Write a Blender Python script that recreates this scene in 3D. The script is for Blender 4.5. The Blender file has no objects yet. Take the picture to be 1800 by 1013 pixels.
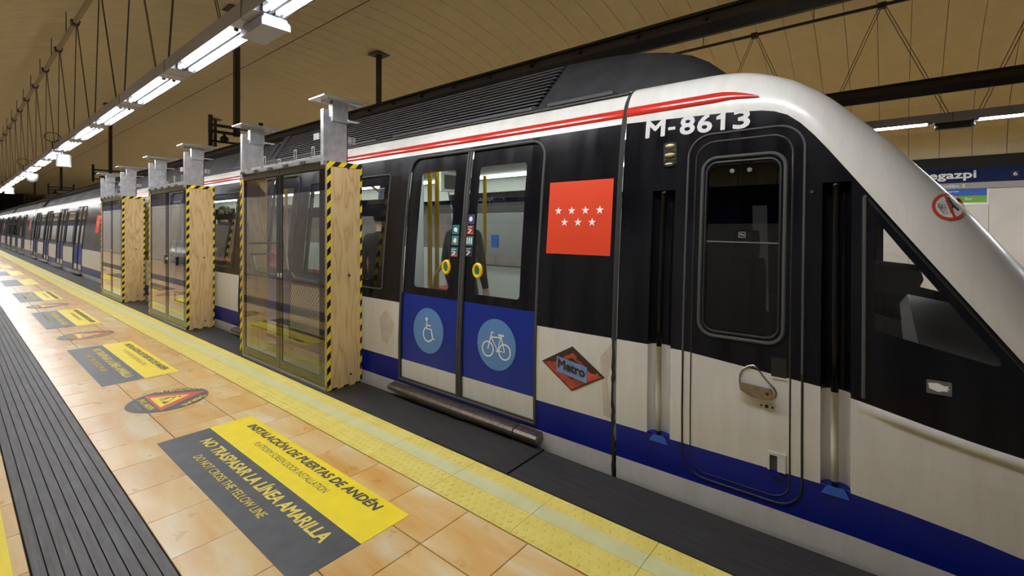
import bpy, bmesh, math, random
from mathutils import Vector
random.seed(7)
S = bpy.context.scene
C = S.collection
PI = math.pi

# ------------------------------------------------------------------ camera
H = 1.53
FPX = 814.4
YAW = math.atan(993.35 / FPX)
cam_d = bpy.data.cameras.new('camera'); cam = bpy.data.objects.new('camera', cam_d); C.objects.link(cam)
cam.location = (0, 0, H); cam.rotation_euler = (PI / 2, 0, -YAW)
cam_d.sensor_fit = 'HORIZONTAL'; cam_d.sensor_width = 36; cam_d.lens = FPX / 1800 * 36
cam_d.shift_y = -(506.5 - 397.7) / 1800; cam_d.clip_start = .02; cam_d.clip_end = 300
S.camera = cam
# ------------------------------------------------------------------ world, exposure
w = bpy.data.worlds.new('world'); S.world = w; w.use_nodes = True
w.node_tree.nodes['Background'].inputs[0].default_value = (.9, .93, 1, 1)
w.node_tree.nodes['Background'].inputs[1].default_value = 0.02
vs = S.view_settings
vs.view_transform = 'Standard'; vs.look = 'None'; vs.exposure = 0.97; vs.gamma = 1
vs.use_curve_mapping = False
TUBE_W = 56.0          # emission of the platform fluorescent tubes
SALOON_W = 7.0         # emission of the train's ceiling lights
S.cycles.max_bounces = 10; S.cycles.diffuse_bounces = 7; S.cycles.transparent_max_bounces = 16
S.cycles.sample_clamp_indirect = 6.0

# ------------------------------------------------------------------ material helpers
MATS = {}
def nodes_of(name):
    m = bpy.data.materials.new(name); m.use_nodes = True
    nt = m.node_tree; b = nt.nodes['Principled BSDF']
    return m, nt, b
def N(nt, t, **kw):
    n = nt.nodes.new(t)
    for k, v in kw.items(): setattr(n, k, v)
    return n
def L(nt, a, b): nt.links.new(a, b)
def ramp(nt, fac, stops):
    r = N(nt, 'ShaderNodeValToRGB'); e = r.color_ramp.elements
    while len(e) < len(stops): e.new(.5)
    for i, (p, c) in enumerate(stops):
        e[i].position = p; e[i].color = (c[0], c[1], c[2], 1)
    L(nt, fac, r.inputs[0]); return r.outputs[0]
def noise(nt, scale, detail=4, vec=None, rough=.55, dist=0):
    n = N(nt, 'ShaderNodeTexNoise'); n.inputs['Scale'].default_value = scale
    n.inputs['Detail'].default_value = detail; n.inputs['Roughness'].default_value = rough
    n.inputs['Distortion'].default_value = dist
    if vec is not None: L(nt, vec, n.inputs['Vector'])
    return n.outputs['Fac']
def pos(nt, scale=(1, 1, 1), rnd=0):
    g = N(nt, 'ShaderNodeNewGeometry'); m = N(nt, 'ShaderNodeMapping'); m.inputs['Scale'].default_value = scale
    L(nt, g.outputs['Position'], m.inputs['Vector'])
    if rnd:
        oi = N(nt, 'ShaderNodeObjectInfo'); mm = N(nt, 'ShaderNodeMath', operation='MULTIPLY'); mm.inputs[1].default_value = rnd
        L(nt, oi.outputs['Random'], mm.inputs[0])
        cb = N(nt, 'ShaderNodeCombineXYZ'); L(nt, mm.outputs[0], cb.inputs[0]); L(nt, mm.outputs[0], cb.inputs[2])
        L(nt, cb.outputs[0], m.inputs['Location'])
    return m.outputs[0]
def bump(nt, b, fac, strength=.2, dist=.01):
    n = N(nt, 'ShaderNodeBump'); n.inputs['Strength'].default_value = strength; n.inputs['Distance'].default_value = dist
    L(nt, fac, n.inputs['Height']); L(nt, n.outputs[0], b.inputs['Normal'])
def pm(name, col, rough=.5, metal=0, var=0, vscale=6, spec=.5, vs3=(1, 1, 1), coat=0):
    """plain principled material with an optional soft colour variation (wear)"""
    if name in MATS: return MATS[name]
    m, nt, b = nodes_of(name)
    b.inputs['Base Color'].default_value = (*col, 1); b.inputs['Roughness'].default_value = rough
    b.inputs['Metallic'].default_value = metal; b.inputs['Specular IOR Level'].default_value = spec
    b.inputs['Coat Weight'].default_value = coat; b.inputs['Coat Roughness'].default_value = .05
    if var:
        f = noise(nt, vscale, 5, pos(nt, vs3))
        lo = [c * (1 - var) for c in col]; hi = [min(1, c * (1 + var)) for c in col]
        L(nt, ramp(nt, f, [(.3, lo), (.7, hi)]), b.inputs['Base Color'])
    MATS[name] = m; return m
def emit(name, col, s):
    if name in MATS: return MATS[name]
    m = bpy.data.materials.new(name); m.use_nodes = True; nt = m.node_tree
    nt.nodes.remove(nt.nodes['Principled BSDF'])
    e = N(nt, 'ShaderNodeEmission'); e.inputs[0].default_value = (*col, 1); e.inputs[1].default_value = s
    L(nt, e.outputs[0], nt.nodes['Material Output'].inputs[0]); MATS[name] = m; return m
def glass(name, tint, boost=1.9, rough=.01, dots=False, refl_tint=(1, 1, 1)):
    """thin pane: transparent with a tint, mirrored by Schlick's reflectance"""
    if name in MATS: return MATS[name]
    m = bpy.data.materials.new(name); m.use_nodes = True; nt = m.node_tree
    nt.nodes.remove(nt.nodes['Principled BSDF'])
    lw = N(nt, 'ShaderNodeLayerWeight'); lw.inputs[0].default_value = .5
    p5 = N(nt, 'ShaderNodeMath', operation='POWER'); p5.inputs[1].default_value = 5; L(nt, lw.outputs['Facing'], p5.inputs[0])
    ma = N(nt, 'ShaderNodeMath', operation='MULTIPLY_ADD'); ma.inputs[1].default_value = .96 * boost; ma.inputs[2].default_value = .04 * boost
    ma.use_clamp = True; L(nt, p5.outputs[0], ma.inputs[0])
    t = N(nt, 'ShaderNodeBsdfTransparent'); t.inputs[0].default_value = (*tint, 1)
    g = N(nt, 'ShaderNodeBsdfGlossy'); g.inputs['Roughness'].default_value = rough; g.inputs[0].default_value = (*refl_tint, 1)
    mx = N(nt, 'ShaderNodeMixShader'); L(nt, ma.outputs[0], mx.inputs[0])
    base = t.outputs[0]
    if dots:     # printed dot screen on the lower half of the pane
        v = pos(nt, (1, 1, 1)); sp = N(nt, 'ShaderNodeSeparateXYZ'); L(nt, v, sp.inputs[0])
        def mth(op, a, bb=None, c=None):
            n = N(nt, 'ShaderNodeMath', operation=op)
            for i, q in enumerate((a, bb, c)):
                if q is None: continue
                if isinstance(q, (int, float)): n.inputs[i].default_value = q
                else: L(nt, q, n.inputs[i])
            return n.outputs[0]
        k = 2 * PI / .052
        a = mth('SINE', mth('MULTIPLY', sp.outputs[1], k)); c = mth('SINE', mth('MULTIPLY', sp.outputs[2], k))
        d = mth('GREATER_THAN', mth('MULTIPLY', a, c), .12)
        up = mth('LESS_THAN', sp.outputs[2], 1.06)
        fade = mth('MULTIPLY', mth('SUBTRACT', sp.outputs[2], .30), 1.6); 
        fd = N(nt, 'ShaderNodeClamp'); L(nt, fade, fd.inputs[0]); fd.inputs[2].default_value = .8
        w_ = mth('MULTIPLY', mth('MULTIPLY', d, up), fd.outputs[0])
        df = N(nt, 'ShaderNodeBsdfDiffuse'); df.inputs[0].default_value = (.05, .048, .04, 1)
        m2 = N(nt, 'ShaderNodeMixShader'); L(nt, w_, m2.inputs[0]); L(nt, t.outputs[0], m2.inputs[1]); L(nt, df.outputs[0], m2.inputs[2])
        base = m2.outputs[0]
    L(nt, base, mx.inputs[1]); L(nt, g.outputs[0], mx.inputs[2])
    L(nt, mx.outputs[0], nt.nodes['Material Output'].inputs[0]); MATS[name] = m; return m

# ---- surfaces
def make_tile():
    m, nt, b = nodes_of('orange_stone_tile')
    f = noise(nt, 1.0, 3, pos(nt, (6.0, 1.2, 1), 41.0), .5, .5)          # long soft streaks, different on every tile
    c1 = ramp(nt, f, [(.30, (.64, .335, .075)), (.44, (.69, .43, .145)), (.58, (.72, .51, .23)), (.72, (.76, .64, .43))])
    oi = N(nt, 'ShaderNodeObjectInfo')
    m0 = N(nt, 'ShaderNodeMixRGB', blend_type='MULTIPLY'); m0.inputs[0].default_value = .8
    L(nt, c1, m0.inputs[1]); L(nt, ramp(nt, oi.outputs['Random'], [(0, (.86, .80, .72)), (.5, (1, 1, 1)), (1, (.97, .94, .9))]), m0.inputs[2])
    p2 = pos(nt); f2 = noise(nt, 70, 3, p2, .5)
    mx = N(nt, 'ShaderNodeMixRGB', blend_type='MULTIPLY'); mx.inputs[0].default_value = .15
    L(nt, m0.outputs[0], mx.inputs[1]); L(nt, ramp(nt, f2, [(.30, (.72, .66, .58)), (.55, (1, 1, 1))]), mx.inputs[2])
    # paler lane by the ribbed strip: lamp sheen and wear put into the colour
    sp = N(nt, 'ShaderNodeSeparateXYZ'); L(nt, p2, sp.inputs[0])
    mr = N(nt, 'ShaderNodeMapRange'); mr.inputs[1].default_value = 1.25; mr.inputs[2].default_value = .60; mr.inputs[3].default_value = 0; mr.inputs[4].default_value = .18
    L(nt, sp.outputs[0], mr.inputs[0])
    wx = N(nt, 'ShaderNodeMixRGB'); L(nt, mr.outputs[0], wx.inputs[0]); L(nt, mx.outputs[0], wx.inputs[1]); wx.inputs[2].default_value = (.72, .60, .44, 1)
    L(nt, wx.outputs[0], b.inputs['Base Color'])
    fr = noise(nt, 9, 3, p2)
    L(nt, ramp(nt, fr, [(.3, (.27,) * 3), (.7, (.31,) * 3)]), b.inputs['Roughness'])
    b.inputs['Specular IOR Level'].default_value = .45
    bump(nt, b, f2, .03, .003)
    return m
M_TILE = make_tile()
def make_tactile(name, a, bcol):
    m, nt, b = nodes_of(name)
    f = noise(nt, 7, 6, pos(nt), .6); f2 = noise(nt, 160, 2, pos(nt))
    mx = N(nt, 'ShaderNodeMixRGB', blend_type='MULTIPLY'); mx.inputs[0].default_value = .3
    L(nt, ramp(nt, f, [(.3, a), (.7, bcol)]), mx.inputs[1]); L(nt, ramp(nt, f2, [(.22, (.55, .5, .4)), (.36, (1, 1, 1))]), mx.inputs[2])
    L(nt, mx.outputs[0], b.inputs['Base Color']); b.inputs['Roughness'].default_value = .42
    bump(nt, b, f2, .1, .003); return m
M_TACT = make_tactile('yellow_tactile_tile', (.70, .56, .10), (.78, .66, .17))
M_PALE = make_tactile('pale_strip_tile', (.60, .57, .27), (.68, .66, .36))
def make_rubber(name, c0, c1, sc=(60, 2, 60), rough=.6):
    m, nt, b = nodes_of(name)
    f = noise(nt, 1.5, 5, pos(nt, sc), .6); f2 = noise(nt, 3, 5, pos(nt))
    mx = N(nt, 'ShaderNodeMixRGB', blend_type='MULTIPLY'); mx.inputs[0].default_value = .5
    L(nt, ramp(nt, f, [(.3, c0), (.7, c1)]), mx.inputs[1]); L(nt, ramp(nt, f2, [(.3, (.55, .5, .48)), (.65, (1, 1, 1))]), mx.inputs[2])
    L(nt, mx.outputs[0], b.inputs['Base Color']); b.inputs['Roughness'].default_value = rough
    bump(nt, b, f, .35, .004); return m
M_RUB = make_rubber('black_rubber_edge', (.012, .0115, .011), (.040, .038, .036))
M_RIB = make_rubber('grey_ribbed_rubber', (.060, .057, .055), (.115, .111, .108), (30, 3, 30), .55)
M_GROUT = pm('grout', (.16, .11, .06), .8)
M_GROOVE = pm('groove', (.012, .012, .012), .8)
def make_ceil():
    m, nt, b = nodes_of('cream_vault_panel')
    f = noise(nt, 2.2, 6, pos(nt, (1, 1, 1), 9), .6); f2 = noise(nt, 50, 2, pos(nt))
    mx = N(nt, 'ShaderNodeMixRGB', blend_type='MULTIPLY'); mx.inputs[0].default_value = .25
    L(nt, ramp(nt, f, [(.25, (.66, .58, .39)), (.75, (.73, .65, .45))]), mx.inputs[1]); L(nt, ramp(nt, f2, [(.3, (.7, .7, .7)), (.6, (1, 1, 1))]), mx.inputs[2])
    L(nt, mx.outputs[0], b.inputs['Base Color']); b.inputs['Roughness'].default_value = .55; return m
M_CEIL = make_ceil()
M_JOINT = pm('dark_joint', (.10, .07, .035), .9)
M_WALL = pm('grey_white_wall', (.62, .60, .55), .4, var=.06, vscale=2)
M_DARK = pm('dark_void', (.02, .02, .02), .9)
M_BALLAST = pm('track_bed', (.05, .045, .04), .9, var=.4, vscale=20)
M_FRIEZE = pm('station_blue', (.004, .011, .075), .6, spec=.2)
M_GREYSTRIP = pm('grey_strip', (.33, .32, .31), .4)
M_WHITE = pm('print_white', (.82, .82, .80), .45)
M_BLACKPRINT = pm('print_black', (.02, .02, .022), .5)
M_GREEN = pm('print_green', (.16, .42, .04), .4)
M_SIGNBLUE = pm('print_blue', (.01, .11, .50), .4)
# ---- train
def make_white():
    m, nt, b = nodes_of('train_white_paint')
    f = noise(nt, 2.5, 6, pos(nt, (1, 5, .8)), .6); f2 = noise(nt, 22, 5, pos(nt, (1, 6, .5)), .7)
    mx = N(nt, 'ShaderNodeMixRGB', blend_type='MULTIPLY'); mx.inputs[0].default_value = .35
    L(nt, ramp(nt, f, [(.3, (.60, .58, .53)), (.7, (.67, .655, .615))]), mx.inputs[1]); L(nt, ramp(nt, f2, [(.25, (.86, .83, .77)), (.5, (1, 1, 1))]), mx.inputs[2])
    L(nt, mx.outputs[0], b.inputs['Base Color']); b.inputs['Roughness'].default_value = .3; b.inputs['Coat Weight'].default_value = .25
    b.inputs['Coat Roughness'].default_value = .12
    return m
M_TW = make_white()
M_TB = pm('train_blue_paint', (.002, .009, .22), .35, var=.12, vscale=4, spec=.3)
M_DOORBLUE = pm('door_blue_paint', (.004, .024, .26), .35, var=.12, vscale=4, spec=.35)
def make_black():
    m, nt, b = nodes_of('train_black_paint')
    f = noise(nt, 2, 3, pos(nt, (1, 4, .5)), .5)
    L(nt, ramp(nt, f, [(.35, (.004, .004, .006)), (.75, (.012, .012, .014))]), b.inputs['Base Color'])
    L(nt, ramp(nt, f, [(.3, (.13,) * 3), (.7, (.24,) * 3)]), b.inputs['Roughness']); b.inputs['Specular IOR Level'].default_value = .21; return m
M_TK = make_black()
M_TR = pm('train_red_stripe', (.50, .025, .014), .22, var=.12, vscale=5, coat=.4)
M_SEAL = pm('grey_rubber_seal', (.07, .067, .064), .7, spec=.3)
M_BSEAL = pm('black_rubber_seal', (.012, .012, .012), .5)
M_FLAG = pm('flag_red', (.70, .055, .014), .4)
M_LBLUE = pm('light_blue_disc', (.10, .24, .52), .45)
M_STEPM = pm('step_bronze_metal', (.30, .25, .22), .32, .9, var=.25, vscale=30)
M_SLAT = pm('louvre_grey', (.10, .10, .105), .5)
M_ROOF = pm('roof_charcoal', (.040, .040, .043), .65, var=.25, vscale=6, spec=.15)
M_ROOFD = pm('roof_black', (.010, .010, .011), .6)
M_TGLASS = glass('train_window_glass', (.80, .84, .83), 1.7)
M_CARGL = glass('distant_car_glass', (.30, .31, .30), 1.7)
M_FARGL = glass('far_side_window_glass', (.30, .32, .33), 1.2)
M_DGLASS = glass('tinted_cab_glass', (.035, .038, .042), 1.0)
M_CABGL = glass('cab_side_glass', (.90, .92, .92), 1.1)
M_WSCR = pm('windscreen_black', (.006, .006, .007), .06)
M_INW = pm('saloon_white_panel', (.62, .66, .62), .45)
M_INFL = pm('saloon_floor', (.08, .075, .07), .5)
M_INRED = pm('saloon_red', (.45, .02, .015), .4)
M_POLE = pm('yellow_pole', (.88, .54, .01), .3)
M_BTN = pm('button_yellow', (.85, .55, .01), .35)
M_BTNG = pm('button_green', (.04, .16, .05), .35)
M_CHROME = pm('worn_steel', (.36, .33, .28), .3, 1, var=.2, vscale=30)
M_LAMPA = pm('marker_lamp_brass', (.55, .43, .18), .15, .2, coat=.6)
# ---- screens
M_GALV = pm('galvanised_steel', (.55, .56, .57), .38, .85, var=.22, vscale=14)
M_ALU = pm('aluminium', (.62, .62, .60), .3, .9)
def make_ply():
    m, nt, b = nodes_of('plywood')
    p = pos(nt, (7, 7, 1.1), 21)
    wv = N(nt, 'ShaderNodeTexNoise'); wv.inputs['Scale'].default_value = .9; wv.inputs['Detail'].default_value = 2; L(nt, p, wv.inputs['Vector'])
    mm = N(nt, 'ShaderNodeMath', operation='MULTIPLY'); mm.inputs[1].default_value = 16; L(nt, wv.outputs['Fac'], mm.inputs[0])
    fr = N(nt, 'ShaderNodeMath', operation='PINGPONG'); fr.inputs[1].default_value = 1; L(nt, mm.outputs[0], fr.inputs[0])
    c = ramp(nt, fr.outputs[0], [(.0, (.54, .345, .14)), (.3, (.64, .44, .20)), (.85, (.69, .50, .255))])
    f2 = noise(nt, 2, 5, pos(nt, (60, 60, 2)))
    mx = N(nt, 'ShaderNodeMixRGB', blend_type='MULTIPLY'); mx.inputs[0].default_value = .4
    L(nt, c, mx.inputs[1]); L(nt, ramp(nt, f2, [(.3, (.75, .7, .62)), (.6, (1, 1, 1))]), mx.inputs[2])
    L(nt, mx.outputs[0], b.inputs['Base Color']); b.inputs['Roughness'].default_value = .6; return m
M_PLY = make_ply()
def make_tape():
    m, nt, b = nodes_of('hazard_tape')
    sp = N(nt, 'ShaderNodeSeparateXYZ'); L(nt, pos(nt), sp.inputs[0])
    a = N(nt, 'ShaderNodeMath', operation='SUBTRACT'); L(nt, sp.outputs[2], a.inputs[0]); L(nt, sp.outputs[0], a.inputs[1])
    a2 = N(nt, 'ShaderNodeMath', operation='ADD'); L(nt, a.outputs[0], a2.inputs[0]); L(nt, sp.outputs[1], a2.inputs[1])
    f = N(nt, 'ShaderNodeMath', operation='MULTIPLY'); f.inputs[1].default_value = 1 / .122; L(nt, a2.outputs[0], f.inputs[0])
    r = N(nt, 'ShaderNodeMath', operation='FRACT'); L(nt, f.outputs[0], r.inputs[0])
    g = N(nt, 'ShaderNodeMath', operation='GREATER_THAN'); g.inputs[1].default_value = .5; L(nt, r.outputs[0], g.inputs[0])
    L(nt, ramp(nt, g.outputs[0], [(.4, (.008, .0075, .007)), (.6, (.84, .61, .01))]), b.inputs['Base Color'])
    b.inputs['Roughness'].default_value = .35; return m
M_TAPE = make_tape()
M_PSDGL = glass('screen_glass', (.78, .78, .72), 2.2)
M_PSDDOT = glass('dotted_screen_glass', (.78, .78, .72), 2.2, dots=True)
def make_frit():
    m, nt, b = nodes_of('brown_enamel_border')
    b.inputs['Base Color'].default_value = (.016, .012, .006, 1); b.inputs['Roughness'].default_value = .03
    b.inputs['IOR'].default_value = 1.75; return m
M_FRIT = make_frit()
# ---- lights / misc
M_TUBE = emit('fluorescent_tube', (.93, .95, 1.0), TUBE_W)
M_SAL = emit('saloon_tube', (.92, 1, .95), SALOON_W)
M_HOUS = pm('luminaire_housing', (.42, .43, .52), .45)
M_REFL = pm('luminaire_reflector', (.12, .12, .13), .4)
M_DIVID = pm('luminaire_divider', (.006, .006, .007), .5)
M_HOLD = pm('lampholder_grey', (.012, .012, .013), .5)
M_BEAM = pm('dark_catenary_bar', (.030, .026, .021), .5, var=.3, vscale=8)
M_BEAMT = pm('brown_lit_bar_side', (.075, .060, .045), .5)  # lit side of the power rail, its brightness put into a lighter brown
M_POST = pm('charcoal_post', (.035, .035, .036), .5)
M_PIPE = pm('cable_tube_cream', (.36, .28, .17), .5)
M_WIRE = pm('wire', (.07, .06, .05), .5)
M_LBOX = pm('pale_box', (.45, .46, .48), .4)
M_YSIGN = pm('sign_yellow', (.88, .68, .010), .42, var=.05, vscale=9)
M_DSIGN = pm('sign_charcoal', (.052, .054, .060), .45, var=.25, vscale=10)
M_YTEXT = pm('sign_yellow_text', (.80, .64, .10), .45)
M_RSIGN = pm('sign_red', (.62, .07, .03), .42)
M_METRO = pm('worn_metro_red', (.42, .065, .03), .5, var=.55, vscale=9)
M_METROB = pm('worn_metro_brown', (.045, .022, .016), .5)
M_METROL = pm('worn_metro_blue', (.16, .27, .55), .5, var=.15, vscale=20)
M_GHOST = pm('faded_patch', (.52, .47, .38), .5, var=.12, vscale=12)
M_SKIN = pm('skin', (.55, .32, .22), .5)
M_HAIR = pm('hair_dark', (.02, .014, .010), .5)
M_JACK = pm('jacket_black', (.006, .006, .007), .8, spec=.2)
M_JACK2 = pm('jacket_navy', (.012, .015, .022), .8, spec=.2)
M_TROU = pm('trousers_dark', (.022, .026, .038), .8)

# ------------------------------------------------------------------ mesh helpers
def link(o, parent=None):
    C.objects.link(o)
    if parent is not None: o.parent = parent
    return o
def mesh(name, verts, faces, mats, parent=None, idx=None, smooth=False):
    me = bpy.data.meshes.new(name); me.from_pydata([tuple(v) for v in verts], [], faces)
    if not isinstance(mats, (list, tuple)): mats = [mats]
    for m in mats: me.materials.append(m)
    if idx is not None: me.polygons.foreach_set('material_index', idx)
    if smooth: me.polygons.foreach_set('use_smooth', [True] * len(me.polygons))
    me.update()
    return link(bpy.data.objects.new(name, me), parent)
def share(src, name, parent, loc=(0, 0, 0)):
    o = bpy.data.objects.new(name, src.data); o.location = loc; return link(o, parent)
def tag(o, label=None, cat=None, group=None, kind=None):
    if label: o['label'] = label
    if cat: o['category'] = cat
    if group: o['group'] = group
    if kind: o['kind'] = kind
    return o
def empty(name, loc, label=None, cat=None, group=None):
    o = bpy.data.objects.new(name, None); o.location = loc; o.empty_display_size = .1; C.objects.link(o)
    return tag(o, label, cat, group)
class G:
    """geometry collector; coordinates are local to `o` (origin given in world)"""
    def __init__(s, o=(0, 0, 0)): s.v = []; s.f = []; s.i = []; s.o = o
    def add(s, vs, fs, mi=0):
        b = len(s.v); ox, oy, oz = s.o
        s.v += [(x - ox, y - oy, z - oz) for x, y, z in vs]
        s.f += [tuple(b + k for k in f) for f in fs]; s.i += [mi] * len(fs)
        return s
    def box(s, x0, x1, y0, y1, z0, z1, mi=0):
        v = [(x0, y0, z0), (x1, y0, z0), (x1, y1, z0), (x0, y1, z0), (x0, y0, z1), (x1, y0, z1), (x1, y1, z1), (x0, y1, z1)]
        return s.add(v, [(0, 3, 2, 1), (4, 5, 6, 7), (0, 1, 5, 4), (1, 2, 6, 5), (2, 3, 7, 6), (3, 0, 4, 7)], mi)
    def prism(s, poly, axis, a, b, mi=0):
        """extrude 2-D polygon along axis ('x': (y,z); 'y': (x,z); 'z': (x,y))"""
        n = len(poly)
        def P(p, t): return {'x': (t, p[0], p[1]), 'y': (p[0], t, p[1]), 'z': (p[0], p[1], t)}[axis]
        v = [P(p, a) for p in poly] + [P(p, b) for p in poly]
        f = [tuple(range(n)), tuple(range(2 * n - 1, n - 1, -1))] + [(i, (i + 1) % n, n + (i + 1) % n, n + i) for i in range(n)]
        return s.add(v, f, mi)
    def tube(s, pts, r, n=8, mi=0, closed=False, cap=True):
        pts = [Vector(p) for p in pts]; m = len(pts); vs = []; fs = []
        prev = None
        for i, p in enumerate(pts):
            if closed: d = pts[(i + 1) % m] - pts[i - 1]
            else: d = pts[min(i + 1, m - 1)] - pts[max(i - 1, 0)]
            d.normalize()
            if prev is None:
                u = d.cross(Vector((0, 0, 1)))
                if u.length < .1: u = d.cross(Vector((1, 0, 0)))
            else: u = prev - d * prev.dot(d)
            u.normalize(); prev = u; v = d.cross(u)
            for k in range(n):
                a = 2 * PI * k / n; vs.append(tuple(p + u * (r * math.cos(a)) + v * (r * math.sin(a))))
        for i in range(m if closed else m - 1):
            j = (i + 1) % m
            for k in range(n):
                k2 = (k + 1) % n; fs.append((i * n + k, j * n + k, j * n + k2, i * n + k2))
        if cap and not closed: fs += [tuple(range(n)), tuple(range((m - 1) * n, m * n))]
        return s.add(vs, fs, mi)
    def cyl(s, c, r, h, axis='z', n=16, mi=0, r2=None):
        r2 = r if r2 is None else r2; x, y, z = c
        def P(a, rr, t):
            u, v = rr * math.cos(a), rr * math.sin(a)
            return {'z': (x + u, y + v, z + t), 'x': (x + t, y + u, z + v), 'y': (x + u, y + t, z + v)}[axis]
        v = [P(2 * PI * k / n, r, 0) for k in range(n)] + [P(2 * PI * k / n, r2, h) for k in range(n)]
        f = [tuple(range(n)), tuple(range(n, 2 * n))] + [(k, (k + 1) % n, n + (k + 1) % n, n + k) for k in range(n)]
        return s.add(v, f, mi)
    def sphere(s, c, r, n=10, m=6, mi=0, sc=(1, 1, 1)):
        vs = []; fs = []
        for i in range(m + 1):
            t = PI * i / m
            for k in range(n):
                a = 2 * PI * k / n
                vs.append((c[0] + sc[0] * r * math.sin(t) * math.cos(a), c[1] + sc[1] * r * math.sin(t) * math.sin(a), c[2] + sc[2] * r * math.cos(t)))
        for i in range(m):
            for k in range(n): fs.append((i * n + k, i * n + (k + 1) % n, (i + 1) * n + (k + 1) % n, (i + 1) * n + k))
        return s.add(vs, fs, mi)
    def grid(s, rows, mi=0, closed=False):
        n = len(rows[0]); v = [p for r in rows for p in r]; f = []
        for i in range(len(rows) - 1):
            for k in range(n if closed else n - 1): f.append((i * n + k, i * n + (k + 1) % n, (i + 1) * n + (k + 1) % n, (i + 1) * n + k))
        return s.add(v, f, mi)
    def build(s, name, mats, parent=None, smooth=False):
        return mesh(name, s.v, s.f, mats, parent, s.i, smooth)

# ------------------------------------------------------------------ lettering (built-in font, turned into meshes)
_TXT = {}
def text_geo(body, bold=0.0, shear=0.0):
    """2-D lettering with capital height 1; returns verts, faces, width"""
    key = (body, bold, shear)
    if key in _TXT: return _TXT[key]
    cu = bpy.data.curves.new('lettering', 'FONT'); cu.body = body; cu.offset = bold; cu.shear = shear; cu.resolution_u = 3
    o = bpy.data.objects.new('lettering', cu); C.objects.link(o)
    bpy.context.view_layer.update()
    me = bpy.data.meshes.new_from_object(o.evaluated_get(bpy.context.evaluated_depsgraph_get()))
    v = [(p.co.x, p.co.y) for p in me.vertices]; f = [tuple(q.vertices) for q in me.polygons]
    bpy.data.objects.remove(o); bpy.data.curves.remove(cu); bpy.data.meshes.remove(me)
    cap = .70
    x0 = min(p[0] for p in v); x1 = max(p[0] for p in v)
    v = [((p[0] - x0) / cap, p[1] / cap) for p in v]
    _TXT[key] = (v, f, (x1 - x0) / cap); return _TXT[key]
def put_text(g, body, mapf, u0, v0, cap, width=None, bold=.02, shear=0, mi=0, nrm=(-1, 0, 0)):
    """bold strokes come from slightly shifted copies of the outline"""
    v, f, w_ = text_geo(body, 0, shear); k = (width / w_) if width else cap
    b = bold * cap * 1.5
    for q, (dx, dy) in enumerate([(0, 0)] if bold < .004 else [(0, 0), (b, 0), (-b, 0), (0, b), (0, -b), (b * .7, b * .7), (-b * .7, b * .7), (b * .7, -b * .7), (-b * .7, -b * .7)]):
        P = [mapf(u0 + a * k + dx, v0 + c * cap + dy) for a, c in v]; e = .00022 * q
        g.add([(x + nrm[0] * e, y + nrm[1] * e, z + nrm[2] * e) for x, y, z in P], f, mi)
    return g
def star2(cx, cy, r):
    p = []
    for k in range(10):
        a = PI / 2 + k * PI / 5; rr = r if k % 2 == 0 else r * .4
        p.append((cx + rr * math.cos(a), cy + rr * math.sin(a)))
    return p
def put_poly(g, poly, mapf, mi=0):
    n = len(poly); cx = sum(p[0] for p in poly) / n; cy = sum(p[1] for p in poly) / n
    return g.add([mapf(*p) for p in poly] + [mapf(cx, cy)], [(i, (i + 1) % n, n) for i in range(n)], mi)
def circ2(cx, cy, r, n=40, ry=None): return [(cx + r * math.cos(2 * PI * k / n), cy + (ry or r) * math.sin(2 * PI * k / n)) for k in range(n)]
def put_stroke(g, pts, wd, mapf, mi=0, closed=False):
    pts = [Vector((p[0], p[1])) for p in pts]; m = len(pts); a = []; b = []
    for i in range(m):
        if closed: d = pts[(i + 1) % m] - pts[i - 1]
        else: d = pts[min(i + 1, m - 1)] - pts[max(i - 1, 0)]
        d.normalize(); n_ = Vector((-d.y, d.x)) * wd / 2
        a.append(pts[i] + n_); b.append(pts[i] - n_)
    vs = [mapf(p.x, p.y) for p in a] + [mapf(p.x, p.y) for p in b]
    fs = [(i, (i + 1) % m, m + (i + 1) % m, m + i) for i in range(m if closed else m - 1)]
    return g.add(vs, fs, mi)
def arc2(cx, cy, r, a0, a1, n=14): return [(cx + r * math.cos(math.radians(a0 + (a1 - a0) * k / n)), cy + r * math.sin(math.radians(a0 + (a1 - a0) * k / n))) for k in range(n + 1)]
def rrect(y0, y1, z0, z1, r, n=6):
    """rounded rectangle, r may be (r_bottom, r_top)"""
    rb, rt = r if isinstance(r, tuple) else (r, r)
    out = []
    for cx, cy, a, q in ((y1 - rt, z1 - rt, 0, rt), (y0 + rt, z1 - rt, 90, rt), (y0 + rb, z0 + rb, 180, rb), (y1 - rb, z0 + rb, 270, rb)):
        if q <= 1e-4: out.append((cx, cy))
        else: out += arc2(cx, cy, q, a, a + 90, n)
    return out
def interp(x, tab):
    if x <= tab[0][0]: return tab[0][1]
    for (a, b), (c, d) in zip(tab, tab[1:]):
        if x <= c: return b + (d - b) * (x - a) / (c - a)
    return tab[-1][1]

# ================================================================== THE SETTING
Y_NEAR, Y_FAR = -9.0, 104.0
EDGE = 2.585
XC, VA, VB, VZ = 5.95, 7.55, 3.65, 2.90        # vault: centre, half width, rise, springing
def vault(x, off=0): return VZ + (VB + off) * math.sqrt(max(0, 1 - ((x - XC) / (VA + off)) ** 2))
# ---- near platform
fl = G().box(-1.6, EDGE, Y_NEAR, Y_FAR, -.30, -.012).build('floor', M_GROUT); tag(fl, kind='structure')
G().box(EDGE - .12, EDGE, Y_NEAR, Y_FAR, -1.15, -.30).build('platform_face', M_DARK, fl)
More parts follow.
